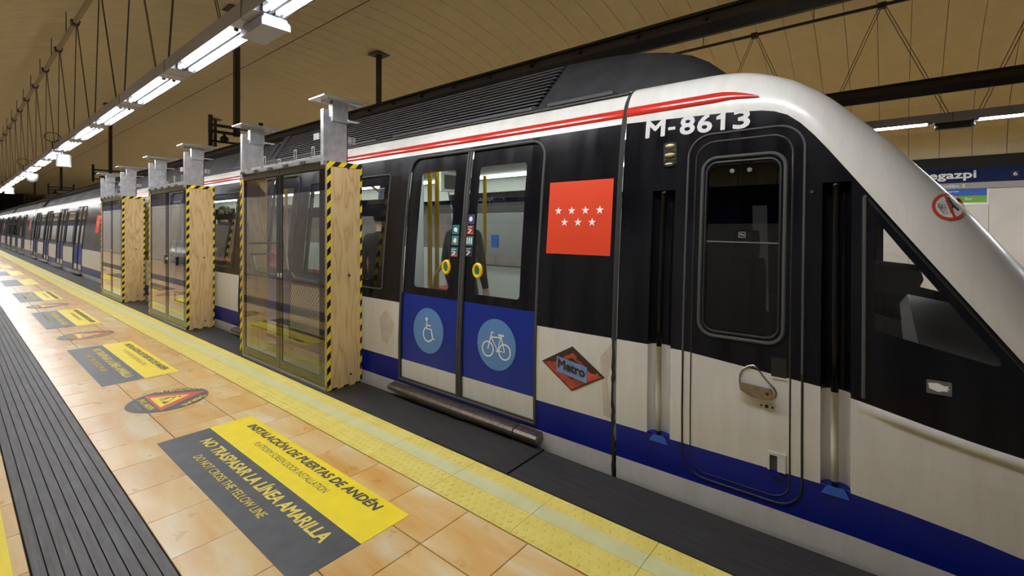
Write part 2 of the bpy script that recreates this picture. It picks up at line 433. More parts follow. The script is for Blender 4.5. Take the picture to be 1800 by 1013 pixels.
# orange stone tiles, one by one as far as they can be told apart
TX = [.649, 1.043, 1.446, 1.776]
proto = {}
def tile(x0, x1, y0, y1, z1, name, m, bev=.002, th=.012):
    key = (round(x1 - x0, 4), round(y1 - y0, 4), name)
    if key not in proto:
        a, b = (x1 - x0) / 2, (y1 - y0) / 2; e = bev
        v = [(-a, -b, -th), (a, -b, -th), (a, b, -th), (-a, b, -th), (-a, -b, -e), (a, -b, -e), (a, b, -e), (-a, b, -e),
             (-a + e, -b + e, 0), (a - e, -b + e, 0), (a - e, b - e, 0), (-a + e, b - e, 0)]
        f = [(0, 1, 5, 4), (1, 2, 6, 5), (2, 3, 7, 6), (3, 0, 4, 7), (4, 5, 9, 8), (5, 6, 10, 9), (6, 7, 11, 10), (7, 4, 8, 11), (8, 9, 10, 11)]
        o = mesh(name, v, f, m, fl); proto[key] = o
    else: o = share(proto[key], name, fl)
    o.location = ((x0 + x1) / 2, (y0 + y1) / 2, z1); return o
g_ = .002
TY0 = 1.757
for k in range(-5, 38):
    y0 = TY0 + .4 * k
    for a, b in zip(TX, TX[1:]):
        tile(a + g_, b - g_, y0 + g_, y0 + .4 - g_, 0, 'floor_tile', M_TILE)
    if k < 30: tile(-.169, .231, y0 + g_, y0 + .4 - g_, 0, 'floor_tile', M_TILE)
yt1 = TY0 + .4 * 38
gg = G()
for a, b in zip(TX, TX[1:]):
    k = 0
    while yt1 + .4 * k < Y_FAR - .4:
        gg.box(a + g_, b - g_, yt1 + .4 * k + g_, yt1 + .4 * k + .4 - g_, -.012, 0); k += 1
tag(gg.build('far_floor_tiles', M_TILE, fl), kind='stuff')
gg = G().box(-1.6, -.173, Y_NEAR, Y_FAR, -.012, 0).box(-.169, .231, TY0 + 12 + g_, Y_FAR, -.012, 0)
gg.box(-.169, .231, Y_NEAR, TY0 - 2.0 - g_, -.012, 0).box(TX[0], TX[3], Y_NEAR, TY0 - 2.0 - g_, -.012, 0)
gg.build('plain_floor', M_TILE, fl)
# ribbed grey rubber strip
G().box(.235, .645, Y_NEAR, Y_FAR, -.012, -.005).build('strip_base', M_GROOVE, fl)
rib = None
for k in range(9):
    x0 = .2375 + k * .0455
    for (ya, yb) in ((Y_NEAR, 2.3), (2.304, 14), (14.004, Y_FAR)):
        G().prism([(x0, -.006), (x0 + .0425, -.006), (x0 + .0415, .0015), (x0 + .001, .0015)], 'y', ya, yb).build('rubber_rib', M_RIB, fl)
# yellow tactile edge
def dome_tile(name, x0, x1, nx, ln=.608):
    ny = 12; a = (x1 - x0) / 2; b = ln / 2 - .0015
    g = G().box(-a, a, -b, b, -.012, 0)
    px = (x1 - x0) / nx; py = ln / ny
    for i in range(nx):
        for j in range(ny):
            if (i + j) % 2 and nx > 2: pass
            cx = -a + px * (i + .5); cy = -ln / 2 + py * (j + .5) + (py / 2 if i % 2 else 0)
            if cy + .0136 > b: continue
            n = 8
            r0 = [(cx + .0135 * math.cos(2 * PI * q / n), cy + .0135 * math.sin(2 * PI * q / n), 0) for q in range(n)]
            r1 = [(cx + .0085 * math.cos(2 * PI * q / n), cy + .0085 * math.sin(2 * PI * q / n), .0035) for q in range(n)]
            g.add(r0 + r1, [(q, (q + 1) % n, n + (q + 1) % n, n + q) for q in range(n)] + [tuple(range(n, 2 * n))])
    return g.build(name, M_TACT, fl)
AX = [1.780, 1.968, 2.074, 2.181]
p_in = dome_tile('tactile_tile', AX[0], AX[1] - .002, 4); p_out = dome_tile('tactile_tile', AX[2] + .002, AX[3], 2)
p_mid = G().box(-(AX[2] - AX[1]) / 2, (AX[2] - AX[1]) / 2, -.3025, .3025, -.012, .0005).build('pale_strip_tile', M_PALE, fl)
for k in range(-3, 48):
    yc = 1.479 + .608 * (k + .5)
    for p, xa, xb in ((p_in, AX[0], AX[1] - .002), (p_mid, AX[1], AX[2]), (p_out, AX[2] + .002, AX[3])):
        o = p if k == -3 else share(p, p.name.split('.')[0], fl)
        o.location = ((xa + xb) / 2, yc, 0)
yb = 1.479 + .608 * 48
for xa, xb, m in ((AX[0], AX[1], M_TACT), (AX[1], AX[2], M_PALE), (AX[2], AX[3], M_TACT)):
    G().box(xa, xb, yb, Y_FAR, -.012, 0).box(xa, xb, Y_NEAR, 1.479 - .608 * 3, -.012, 0).build('tactile_band', m, fl)
# black rubber platform edge in long mats, one of them lying a little proud
cuts = [Y_NEAR, 1.83, 2.60, 5.2, 8.0, 11.2, 14.4, 17.6, 21, 24, 28, 36, 46, Y_FAR]
for k, (a, b) in enumerate(zip(cuts, cuts[1:])):
    top = .010 if k == 1 else .002
    G().prism([(AX[3] + .004, -.012), (EDGE, -.012), (EDGE, top - .006), (EDGE - .006, top), (AX[3] + .008, top)], 'y', a + .004, b - .004).build('rubber_edge_mat', M_RUB, fl)
# ---- tracks and far platform
tb = G().box(EDGE, 13.5, Y_NEAR, Y_FAR, -1.4, -1.15).build('floor', M_BALLAST); tb.name = 'floor_trackbed'; tag(tb, kind='structure')
for xr in (3.28, 4.72, 7.18, 8.62): G().box(xr - .035, xr + .035, Y_NEAR, Y_FAR, -1.15, -1.0).build('rail', M_BEAM, tb)
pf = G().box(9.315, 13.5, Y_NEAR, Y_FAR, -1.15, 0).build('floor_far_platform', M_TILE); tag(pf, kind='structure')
G().box(9.32, 9.9, Y_NEAR, Y_FAR, 0, .004).build('yellow_edge_band', M_TACT, pf)
# ---- walls
def wall_side(nm, sx, face):
    wl = G().box(min(sx, sx + .2 * face), max(sx, sx + .2 * face), Y_NEAR, Y_FAR, 0 if face < 0 else 0, VZ + .02).build(nm, M_JOINT); tag(wl, kind='structure')
    return wl
wl = wall_side('wall_left', -1.6, -1); wr = wall_side('wall_right', 13.5, 1)
pan = None
for k in range(-6, 26):
    y0 = -1.53 + 1.25 * k
    if pan is None: pan = G((13.5, 0, 0)).box(13.478, 13.5, .004, 1.246, .02, 2.30).build('wall_panel', M_WALL, wr); o = pan
    else: o = share(pan, 'wall_panel', wr)
    o.location = (13.5, y0, 0)
G().box(13.478, 13.5, -1.53 + 1.25 * 26, Y_FAR, .02, 2.30).build('far_wall_panels', M_WALL, wr)
G().box(-1.6, -1.578, Y_NEAR, Y_FAR, .02, 2.30).build('wall_panel', pm('near_wall_grey', (.36, .35, .33), .45, var=.06, vscale=2), wl)
G().box(-1.6, -1.57, Y_NEAR, Y_FAR, 2.44, 2.735).build('station_name_band', M_FRIEZE, wl)
G().box(-1.6, -1.575, Y_NEAR, Y_FAR, 2.31, 2.435).build('grey_band', M_GREYSTRIP, wl)
we = G().box(-1.8, 13.7, Y_FAR, Y_FAR + .2, -1.4, 7).build('wall_end', M_DARK); tag(we, kind='structure')
wn = G().box(-1.8, 13.7, Y_NEAR - .2, Y_NEAR, -1.4, 7).build('wall_behind', M_WALL); tag(wn, kind='structure')
# name band on the far wall, with its lettering; the shadow gap above it is painted as a black strip
G().box(13.46, 13.5, Y_NEAR, Y_FAR, 2.737, 2.985).build('shadow_strip', M_DARK, wr)
G().box(-1.6, -1.56, Y_NEAR, Y_FAR, 2.737, 2.985).build('shadow_strip', M_DARK, wl)
fr = G().box(13.44, 13.5, Y_NEAR, Y_FAR, 2.44, 2.735).build('station_name_band', M_FRIEZE, wr)
G().box(13.45, 13.5, Y_NEAR, Y_FAR, 2.31, 2.435).build('grey_band', M_GREYSTRIP, wr)
def farmap(x): return lambda u, v: (x, -u, v)
for yc in (-.915, 5.6, 12.4):
    g = G(); put_text(g, 'Legazpi', farmap(13.437), -yc - .425, 2.535, .155, .85, .03); g.build('station_name_lettering', M_WHITE, wr)
    g = G(); put_text(g, 'And\u00e9n 2', farmap(13.447), -yc - .15, 2.345, .06, .42, .012); g.build('platform_number_lettering', M_WHITE, wr)
    g = G().box(13.434, 13.44, yc - 1.03, yc - .93, 2.52, 2.63); g.build('line_badge', M_BLACKPRINT, wr)
    g = G(); put_text(g, '6', farmap(13.432), -yc + .955, 2.54, .07, .05, .02); g.build('line_badge_lettering', M_WHITE, wr)
# ---- vaulted ceiling of cream panels
def arc_x(a, b, n=16):
    t0 = math.acos(max(-1, min(1, (a - XC) / VA))); t1 = math.acos(max(-1, min(1, (b - XC) / VA)))
    return [t0 + (t1 - t0) * k / n for k in range(n + 1)]
g = G(); rows = []
for t in [PI * k / 36 for k in range(37)]:
    rows.append([(XC + (VA + .03) * math.cos(t), y, VZ + (VB + .03) * math.sin(t)) for y in (Y_NEAR, Y_FAR)])
ce = g.grid(rows).build('ceiling', M_JOINT, None, True); tag(ce, kind='structure')
def cpanel(ts, w_):
    g = G(); th = .026
    P = lambda t, r, y: (XC + (VA + r) * math.cos(t), y, VZ + (VB + r) * math.sin(t))
    rows = [[P(t, th, 0), P(t, 0, 0), P(t, 0, w_), P(t, th, w_)] for t in ts]
    return g.grid(rows)
PW = .5
tsr = arc_x(13.498, 5.965, 20); tsl = arc_x(5.935, -1.598, 20)
pr = cpanel(tsr, PW - .009).build('ceiling_panel', M_CEIL, ce); pl = cpanel(tsl, PW - .009).build('ceiling_panel', M_CEIL, ce)
for k in range(-7, 68):
    for p in (pr, pl):
        o = p if k == -7 else share(p, 'ceiling_panel', ce)
        o.location = (0, k * PW + .22, 0)
gg = G()
for k in range(68, 207):
    for ts in (tsr, tsl):
        rows = [[(XC + VA * math.cos(t), y, VZ + VB * math.sin(t)) for y in (k * PW + .22, k * PW + .22 + PW - .009)] for t in ts]; gg.grid(rows)
tag(gg.build('far_ceiling_panels', M_CEIL, ce), kind='stuff')
for x, y, r in ((5.2, 6.05, .03), (5.6, 7.0, .03), (7.1, 5.2, .025)):
    G().cyl((x, y, vault(x) - .012), r, .012, 'z', 10).build('ceiling_hook_plate', M_POST, ce)

# ================================================================== LIGHT LINES
def luminaire(x, y0, label, group, L_=2.07):
    """one module: housing, reflector tray, two tubes, closing plate"""
    t = empty('ceiling_luminaire', (x, y0, 3.2), label, 'luminaire', group)
    return t
LUM = {}
def lum_parts(root):
    if not LUM:
        o1 = .24; o2 = 1.84; Lm = 2.066
        g = G()   # housing: open-bottomed channel (local coordinates)
        for a, b in (((-.112, 0), (-.100, .145)), ((.112, 0), (.100, .145))):
            g.add([(a[0], 0, a[1]), (a[0], Lm, a[1]), (b[0], Lm, b[1]), (b[0], 0, b[1])], [(0, 1, 2, 3)])
        g.add([(-.1, 0, .145), (.1, 0, .145), (.1, Lm, .145), (-.1, Lm, .145)], [(0, 1, 2, 3)])
        g.box(-.112, .112, 0, o1, 0, .004).box(-.112, .112, o2, Lm, 0, .004)
        g.box(-.1125, -.110, .004, .010, 0, .14, 1).box(-.112, .112, .016, .020, -.0015, .001, 1)
        LUM['housing'] = g
        g = G()
        g.add([(-.108, o1, .002), (-.108, o2, .002), (-.06, o2, .075), (-.06, o1, .075), (.06, o1, .075), (.06, o2, .075), (.108, o1, .002), (.108, o2, .002)],
              [(0, 1, 2, 3), (3, 2, 5, 4), (4, 5, 7, 6), (0, 3, 4, 6), (1, 7, 5, 2)])
        g.box(.100, .116, o1, o2, -.006, .002).box(-.014, .014, o1, o2, -.004, .075, 1)
        LUM['reflector'] = g
        for sgn in (-1, 1):
            LUM['tube%d' % sgn] = G().cyl((sgn * .048, o1 + .07, .006), .017, o2 - o1 - .14, 'y', 10)
        g = G()
        for sgn in (-1, 1):
            for yy in (o1 + .03, o2 - .06):
                g = G(); LUM['lampholder%d%d' % (sgn, yy > 1)] = g; g.box(sgn * .048 - .016, sgn * .048 + .016, yy, yy + .03, -.010, .075)
    for nm, key, m in (('housing', 'housing', [M_HOUS, M_POST]), ('reflector', 'reflector', [M_REFL, M_DIVID]), ('fluorescent_tube', 'tube-1', M_TUBE), ('fluorescent_tube', 'tube1', M_TUBE), ('lampholder', 'lampholder-10', M_HOLD), ('lampholder', 'lampholder-11', M_HOLD), ('lampholder', 'lampholder10', M_HOLD), ('lampholder', 'lampholder11', M_HOLD)):
        k2 = 'obj' + key
        if k2 not in LUM: LUM[k2] = LUM[key].build(nm, m, root)
        else: share(LUM[k2], nm, root)
LX = 1.605
y_l = 4.03 - 2.07 * 2
n = 0
ordn = ['', 'second', 'third', 'fourth', 'fifth', 'sixth', 'seventh', 'eighth', 'ninth', 'tenth', 'eleventh', 'twelfth', 'thirteenth', 'fourteenth', 'fifteenth', 'sixteenth']
while y_l < 98:
    i = round((y_l - 4.03) / 2.07)
    if i < -1: lab = 'twin-tube fluorescent luminaire over the platform, above and behind the viewer'; grp = 'luminaires behind the viewer'
    elif i == -1: lab = 'twin-tube fluorescent luminaire at the top edge, nearest of the platform light line'; grp = 'near platform light line'
    elif i == 0: lab = 'twin-tube fluorescent luminaire with the pale box hanging at its end'; grp = 'near platform light line'
    elif i < 15: lab = '%s twin-tube fluorescent luminaire from the top along the platform light line' % ordn[i + 1]; grp = 'near platform light line'
    else: lab = 'small distant fluorescent luminaire far down the platform light line'; grp = 'distant luminaires of the platform light line'
    lum_parts(luminaire(LX, y_l, lab, grp)); y_l += 2.07; n += 1
FXL = 10.22
y_l = -.99 - 2.07 * 3 + .235
while y_l < 60:
    i = round((y_l + .755) / 2.07)
    if i == -1: lab = 'fluorescent luminaire right of the gap over the far platform'
    elif i == 0: lab = 'fluorescent luminaire left of the gap over the far platform, partly behind the train nose'
    else: lab = 'fluorescent luminaire over the far platform hidden beyond the train or the frame'
    lum_parts(luminaire(FXL, y_l, lab, 'far platform light line')); y_l += 2.07
# boxes and cylinders hung from the line
t = empty('hanging_box', (1.66, 3.98, 3.1), 'pale grey rectangular box hanging below the near light line', 'box')
G(t.location).prism([(1.555, 3.105), (1.755, 3.105), (1.745, 3.192), (1.565, 3.192)], 'y', 3.78, 4.215).build('body', M_HOUS, t)
G(t.location).box(1.545, 1.765, 3.765, 3.785, 3.10, 3.15).box(1.552, 1.758, 3.772, 3.79, 3.15, 3.165).build('end_plate', M_LBOX, t)
def speaker(x, y, z, r, h, lab, dome=False):
    t = empty('hanging_speaker', (x, y, z), lab, 'speaker', 'round devices under the light line')
    g = G(t.location)
    if dome: g.cyl((x, y, z + h * .5), r, h * .5, 'z', 18).sphere((x, y, z + h * .5), r * .95, 16, 8)
    else: g.cyl((x, y, z), r, h, 'z', 20).cyl((x, y, z + h), r, .03, 'z', 20, 0, r * .6)
    g.build('body', M_LBOX, t, True)
    G(t.location).cyl((x, y, z + h), .012, 3.2 - z - h, 'z', 8).build('stem', M_POST, t)
    G(t.location).box(x - .22, x - .2, y - .3, y - .28, z + h, 3.36).tube([(x - .21 + .13 * math.cos(a * .5), y - .29, 3.46 + .1 * math.sin(a * .5)) for a in range(13)], .008, 6).build('bracket', M_POST, t)
speaker(1.66, 14.35, 2.86, .125, .26, 'white cylindrical speaker hanging under the light line, nearest of the round devices')
speaker(1.66, 20.5, 2.90, .15, .24, 'white dome device under the light line beyond the cylindrical speaker', True)
speaker(1.66, 28.5, 2.88, .14, .24, 'white cylinder under the distant light line, third of the round devices')
speaker(1.66, 38.5, 2.88, .14, .26, 'white cylinder under the distant light line, smallest and farthest of the round devices')
t = empty('emergency_light', (FXL, -.765, 3.08), 'small dark emergency light in the gap of the far light line', 'emergency light')
G(t.location).box(FXL - .07, FXL + .07, -.99, -.54, 3.09, 3.19).build('body', M_POST, t)
for yy in (-.98, -.56): G(t.location).sphere((FXL - .07, yy, 3.125), .03, 10, 6).build('lens', M_REFL, t)
# suspension tubes with clamps and paired wires
def suspension(x, z, lx, y_first, y_last, y_step, lab, side, ybeg, yend):
    t = empty('suspension_tube', (x, ybeg, z), lab, 'suspension tube')
    G(t.location).tube([(x, ybeg, z), (x, yend, z)], .042 if side < 0 else .03, 10).build('tube', M_PIPE if side < 0 else M_POST, t)
    y = y_first
    while y < y_last:
        if y > ybeg:
            G(t.location).prism([(x - .07, z + .03), (x + .07, z + .03), (x + .05, z - .06), (x - .05, z - .06)], 'y', y - .06, y + .06).build('clamp', M_POST, t)
            g = G(t.location)
            for dy in (-.82, .82):
                for e in (-.022, .022): g.tube([(x + .02, y + dy * .05 + e, z - .05), (lx, y + dy + e, 3.345)], .005, 4)
            g.build('wire', M_WIRE, t)
            G(t.location).tube([(x, y + y_step / 2, z), (x, y + y_step / 2, vault(x) - .01)], .008, 5).build('rod', M_POST, t)
        y += y_step
suspension(1.52, 5.34, LX, -8.9, 60, 2.07, 'long pale tube at the left with wires holding the light line', -1, Y_NEAR + .2, 62)
suspension(10.4, 5.41, FXL, -7.95, 40, 2.02, 'long dark tube on the far vault with paired wires to the far lights', 1, Y_NEAR + .2, 42)

# ================================================================== OVERHEAD RIGID CATENARY
def catenary(x, lab, near):
    t = empty('overhead_rail', (x, Y_NEAR, 3.2), lab, 'overhead rail')
    G(t.location).box(x - .09, x + .09, Y_NEAR, Y_FAR, 3.335, 3.36).build('top_flange', M_BEAM, t)
    G(t.location).box(x - .05, x + .05, Y_NEAR, Y_FAR, 3.25, 3.335).build('web', M_BEAMT, t)
    G(t.location).prism([(x - .065, 3.25), (x + .065, 3.25), (x + .02, 3.17), (x - .02, 3.17)], 'y', Y_NEAR, Y_FAR).build('contact_bar', M_BEAM, t)
    y = -2.5
    while near and y < 8:
        G(t.location).cyl((x - .09, y, 3.30), .022, .04, 'x', 8).build('bolt', M_POST, t); y += .62
catenary(4.15, 'dark overhead power rail right above the near train roof', True)
catenary(7.8, 'dark overhead power rail over the far track', False)
def hanger(x, y, lab, plate=False):
    t = empty('catenary_support', (x, y, 3.3), lab, 'support frame', 'overhead rail supports')
    zt = vault(x)
    G(t.location).box(x - .055, x + .055, y - .055, y + .055, 3.55, zt).build('hanger_post', M_POST, t)
    G(t.location).box(x - .22, x + .22, y - .22, y + .22, zt - .05, zt - .035).build('ceiling_plate', M_POST, t)
    for z in (3.60, 3.74): G(t.location).box(x - .56, x + .56, y - .03, y + .03, z - .03, z + .03).build('crossbar', M_POST, t)
    for s_ in (-.52, .52): G(t.location).box(x + s_ - .035, x + s_ + .035, y - .035, y + .035, 3.28, 3.95).build('side_post', M_POST, t)
    G(t.location).box(x - .52, x + .52, y - .03, y + .03, 3.37, 3.41).build('crossbar', M_POST, t)
    G(t.location).sphere((x - .25, y, 3.46), .09, 10, 6, 0, (1, 1, .8)).cyl((x - .25, y, 3.5), .03, .1).build('insulator', M_POST, t)
for y, nm in ((11.45, 'nearest'), (24.2, 'second'), (36.8, 'third'), (49.4, 'farthest')):
    hanger(4.15, y, '%s charcoal support frame hanging over the near train' % nm)
for y, nm in ((11.3, 'charcoal hanger post with square ceiling plate over the far track'), (24.0, 'distant charcoal hanger over the far track, behind the near supports'), (-1.5, 'charcoal hanger over the far track beyond the top edge')):
    hanger(7.8, y, nm)

# ================================================================== PANEL ON THE FAR WALL
t = empty('direction_sign', (13.47, -1.1, 1.967), 'blue and green direction panel with white border under the station name band', 'sign')
G(t.location).box(13.455, 13.478, -1.53, -.35, 1.967, 2.30).build('border', M_WHITE, t)
G(t.location).box(13.450, 13.456, -1.50, -.38, 2.160, 2.302).build('blue_field', M_SIGNBLUE, t)
G(t.location).box(13.450, 13.456, -1.50, -.38, 2.020, 2.160).build('green_field', M_GREEN, t)
g = G(t.location); put_text(g, 'Interior', farmap(13.448), .87, 2.24, .04, .22, .01); put_text(g, 'Sur', farmap(13.448), 1.17, 2.075, .05, .12, .01, .2)
g.build('lettering', M_WHITE, t)
# bench and wall by the near wall (they show as a reflection in the glass screens)
t = empty('bench', (-1.2, 21.5, 0), 'perforated steel bench by the near wall, seen mirrored in the glass', 'bench')
for k in range(5):
    y0 = 19.6 + k * .72
    rows = [[(-1.5 + .06 * 0 + dx, y, z) for y in (y0, y0 + .62)] for dx, z in ((.02, .95), (.05, .75), (.10, .50), (.16, .43), (.35, .41), (.55, .42), (.58, .40))]
    G(t.location).grid(rows).build('seat', M_ALU, t, True)
G(t.location).box(-1.25, -1.19, 19.5, 23.2, .34, .40).build('beam', M_POST, t)
for y in (19.8, 21.5, 23.0): G(t.location).box(-1.26, -1.18, y - .04, y + .04, 0, .34).build('leg', M_POST, t)

# ================================================================== THE TRAIN
TC = 4.0                                   # centre line of the train
PROF = [(-1.0, 2.66), (0, 2.622), (.5, 2.62), (.82, 2.632), (1.1, 2.650), (1.32, 2.667), (1.79, 2.714), (2.0, 2.740), (2.2, 2.775),
        (2.28, 2.80), (2.34, 2.83), (2.39, 2.87), (2.425, 2.91), (2.445, 2.95), (2.46, 3.02), (2.48, 3.2), (2.50, 3.6), (2.505, 4.0)]
def SX(z): return interp(z, PROF)
ZW0, ZB0, ZB1, ZW1, ZK1 = -.9, .105, .312, .83, 2.19       # livery heights: white / blue / white / black / white
Z_CUTS = [-.5, ZB0, ZB1, .55, ZW1, 1.0, 1.2, 1.4, 1.6, 1.8, 1.95, 2.08, ZK1, 2.26, 2.31, 2.35, 2.39, 2.42]
def patch2(outline, holes=(), zcuts=Z_CUTS, ycuts=()):
    bm = bmesh.new()
    for loop in [outline] + list(holes):
        vs = [bm.verts.new((p[0], p[1], 0)) for p in loop]
        for i in range(len(vs)): bm.edges.new((vs[i], vs[(i + 1) % len(vs)]))
    bmesh.ops.triangle_fill(bm, use_beauty=True, use_dissolve=False, edges=bm.edges[:], normal=(0, 0, 1))
    for z in zcuts: bmesh.ops.bisect_plane(bm, geom=bm.verts[:] + bm.edges[:] + bm.faces[:], plane_co=(0, z, 0), plane_no=(0, 1, 0), dist=1e-5)
    for y in ycuts: bmesh.ops.bisect_plane(bm, geom=bm.verts[:] + bm.edges[:] + bm.faces[:], plane_co=(y, 0, 0), plane_no=(1, 0, 0), dist=1e-5)
    bm.normal_update()
    for f in bm.faces:
        if f.normal.z > 0: f.normal_flip()
    v = [(q.co.x, q.co.y) for q in bm.verts]; bm.verts.index_update()
    f = [tuple(q.index for q in fc.verts) for fc in bm.faces]; bm.free()
    return v, f
# cab / nose shape
ZT = [(-1.20, -.45), (-1.17, -.05), (-1.12, .25), (-1.0, .53), (-.85, .765), (-.70, .975), (-.444, 1.346), (-.34, 1.50), (-.23, 1.656), (-.111, 1.805), (.017, 1.963), (.153, 2.11), (.276, 2.236), (.406, 2.33), (.50, 2.375), (.575, 2.405), (.65, 2.425), (.72, 2.437), (.80, 2.445), (1.33, 2.452)]
ZL = [(-1.2, -.6), (-1.17, -.3), (-1.12, -.04), (-1.0, .17), (-.85, .38), (-.70, .575), (-.55, .78), (-.396, .996), (-.239, 1.22), (-.10, 1.418), (.015, 1.583), (.141, 1.765), (.278, 1.96), (.335, 2.03), (.377, 2.076), (.415, 2.106), (.455, 2.128), (.50, 2.143), (.55, 2.152), (.70, 2.165), (1.33, 2.19)]
ZWT = [(-1.2, .50), (-.39, .633), (-.269, .652), (-.134, .679), (.015, .712), (.151, .742), (.267, .768), (.36, .776), (.644, .803), (.912, .828), (1.1, .83), (1.4, .83)]
ZBT = [(-1.2, .13), (-.392, .248), (-.236, .273), (-.061, .292), (.149, .308), (.35, .312), (1.4, .312)]
ZBB = [(-1.2, .0), (-.392, .080), (-.208, .098), (.146, .113), (.5, .116), (1.348, .112), (1.4, .112)]
def tap(y): return 0 if y > -.45 else .9 * (-.45 - y) ** 2
def CX(y, z):
    """outer surface of the cab at (y, z)"""
    zl = interp(y, ZL)
    if z <= zl: return SX(z) + tap(y)
    zt = interp(y, ZT); s = min(1, (z - zl) / max(1e-4, zt - zl)); x0 = SX(zl) + tap(y)
    return x0 + (2.985 + tap(y) * .7 - x0) * (1 - math.sqrt(max(0, 1 - s * s)))
def mapc(off): return lambda u, v: (CX(-u, v) - off, -u, v)          # u runs to the right in the picture (-y)
def maps(off): return lambda u, v: (SX(v) - off, -u, v)
def flip(v): return [(2 * TC - x, y, z) for x, y, z in v]
def livery(z): return 0 if z < ZB0 else 1 if z < ZB1 else 0 if z < ZW1 else 2 if z < ZK1 else 0
BODY_M = [M_TW, M_TB, M_TK]
def tube_path(g, path, r, mapf, n=6, closed=True, mi=0):
    q = []
    m = len(path)
    for i in range(m if closed else m - 1):
        (ya, za), (yb, zb) = path[i], path[(i + 1) % m]; k = max(1, int(abs(zb - za) / .12))
        q += [(ya + (yb - ya) * j / k, za + (zb - za) * j / k) for j in range(k)]
    if not closed: q.append(path[-1])
    return g.tube([mapf(-y, z) for y, z in q], r, n, mi, closed)

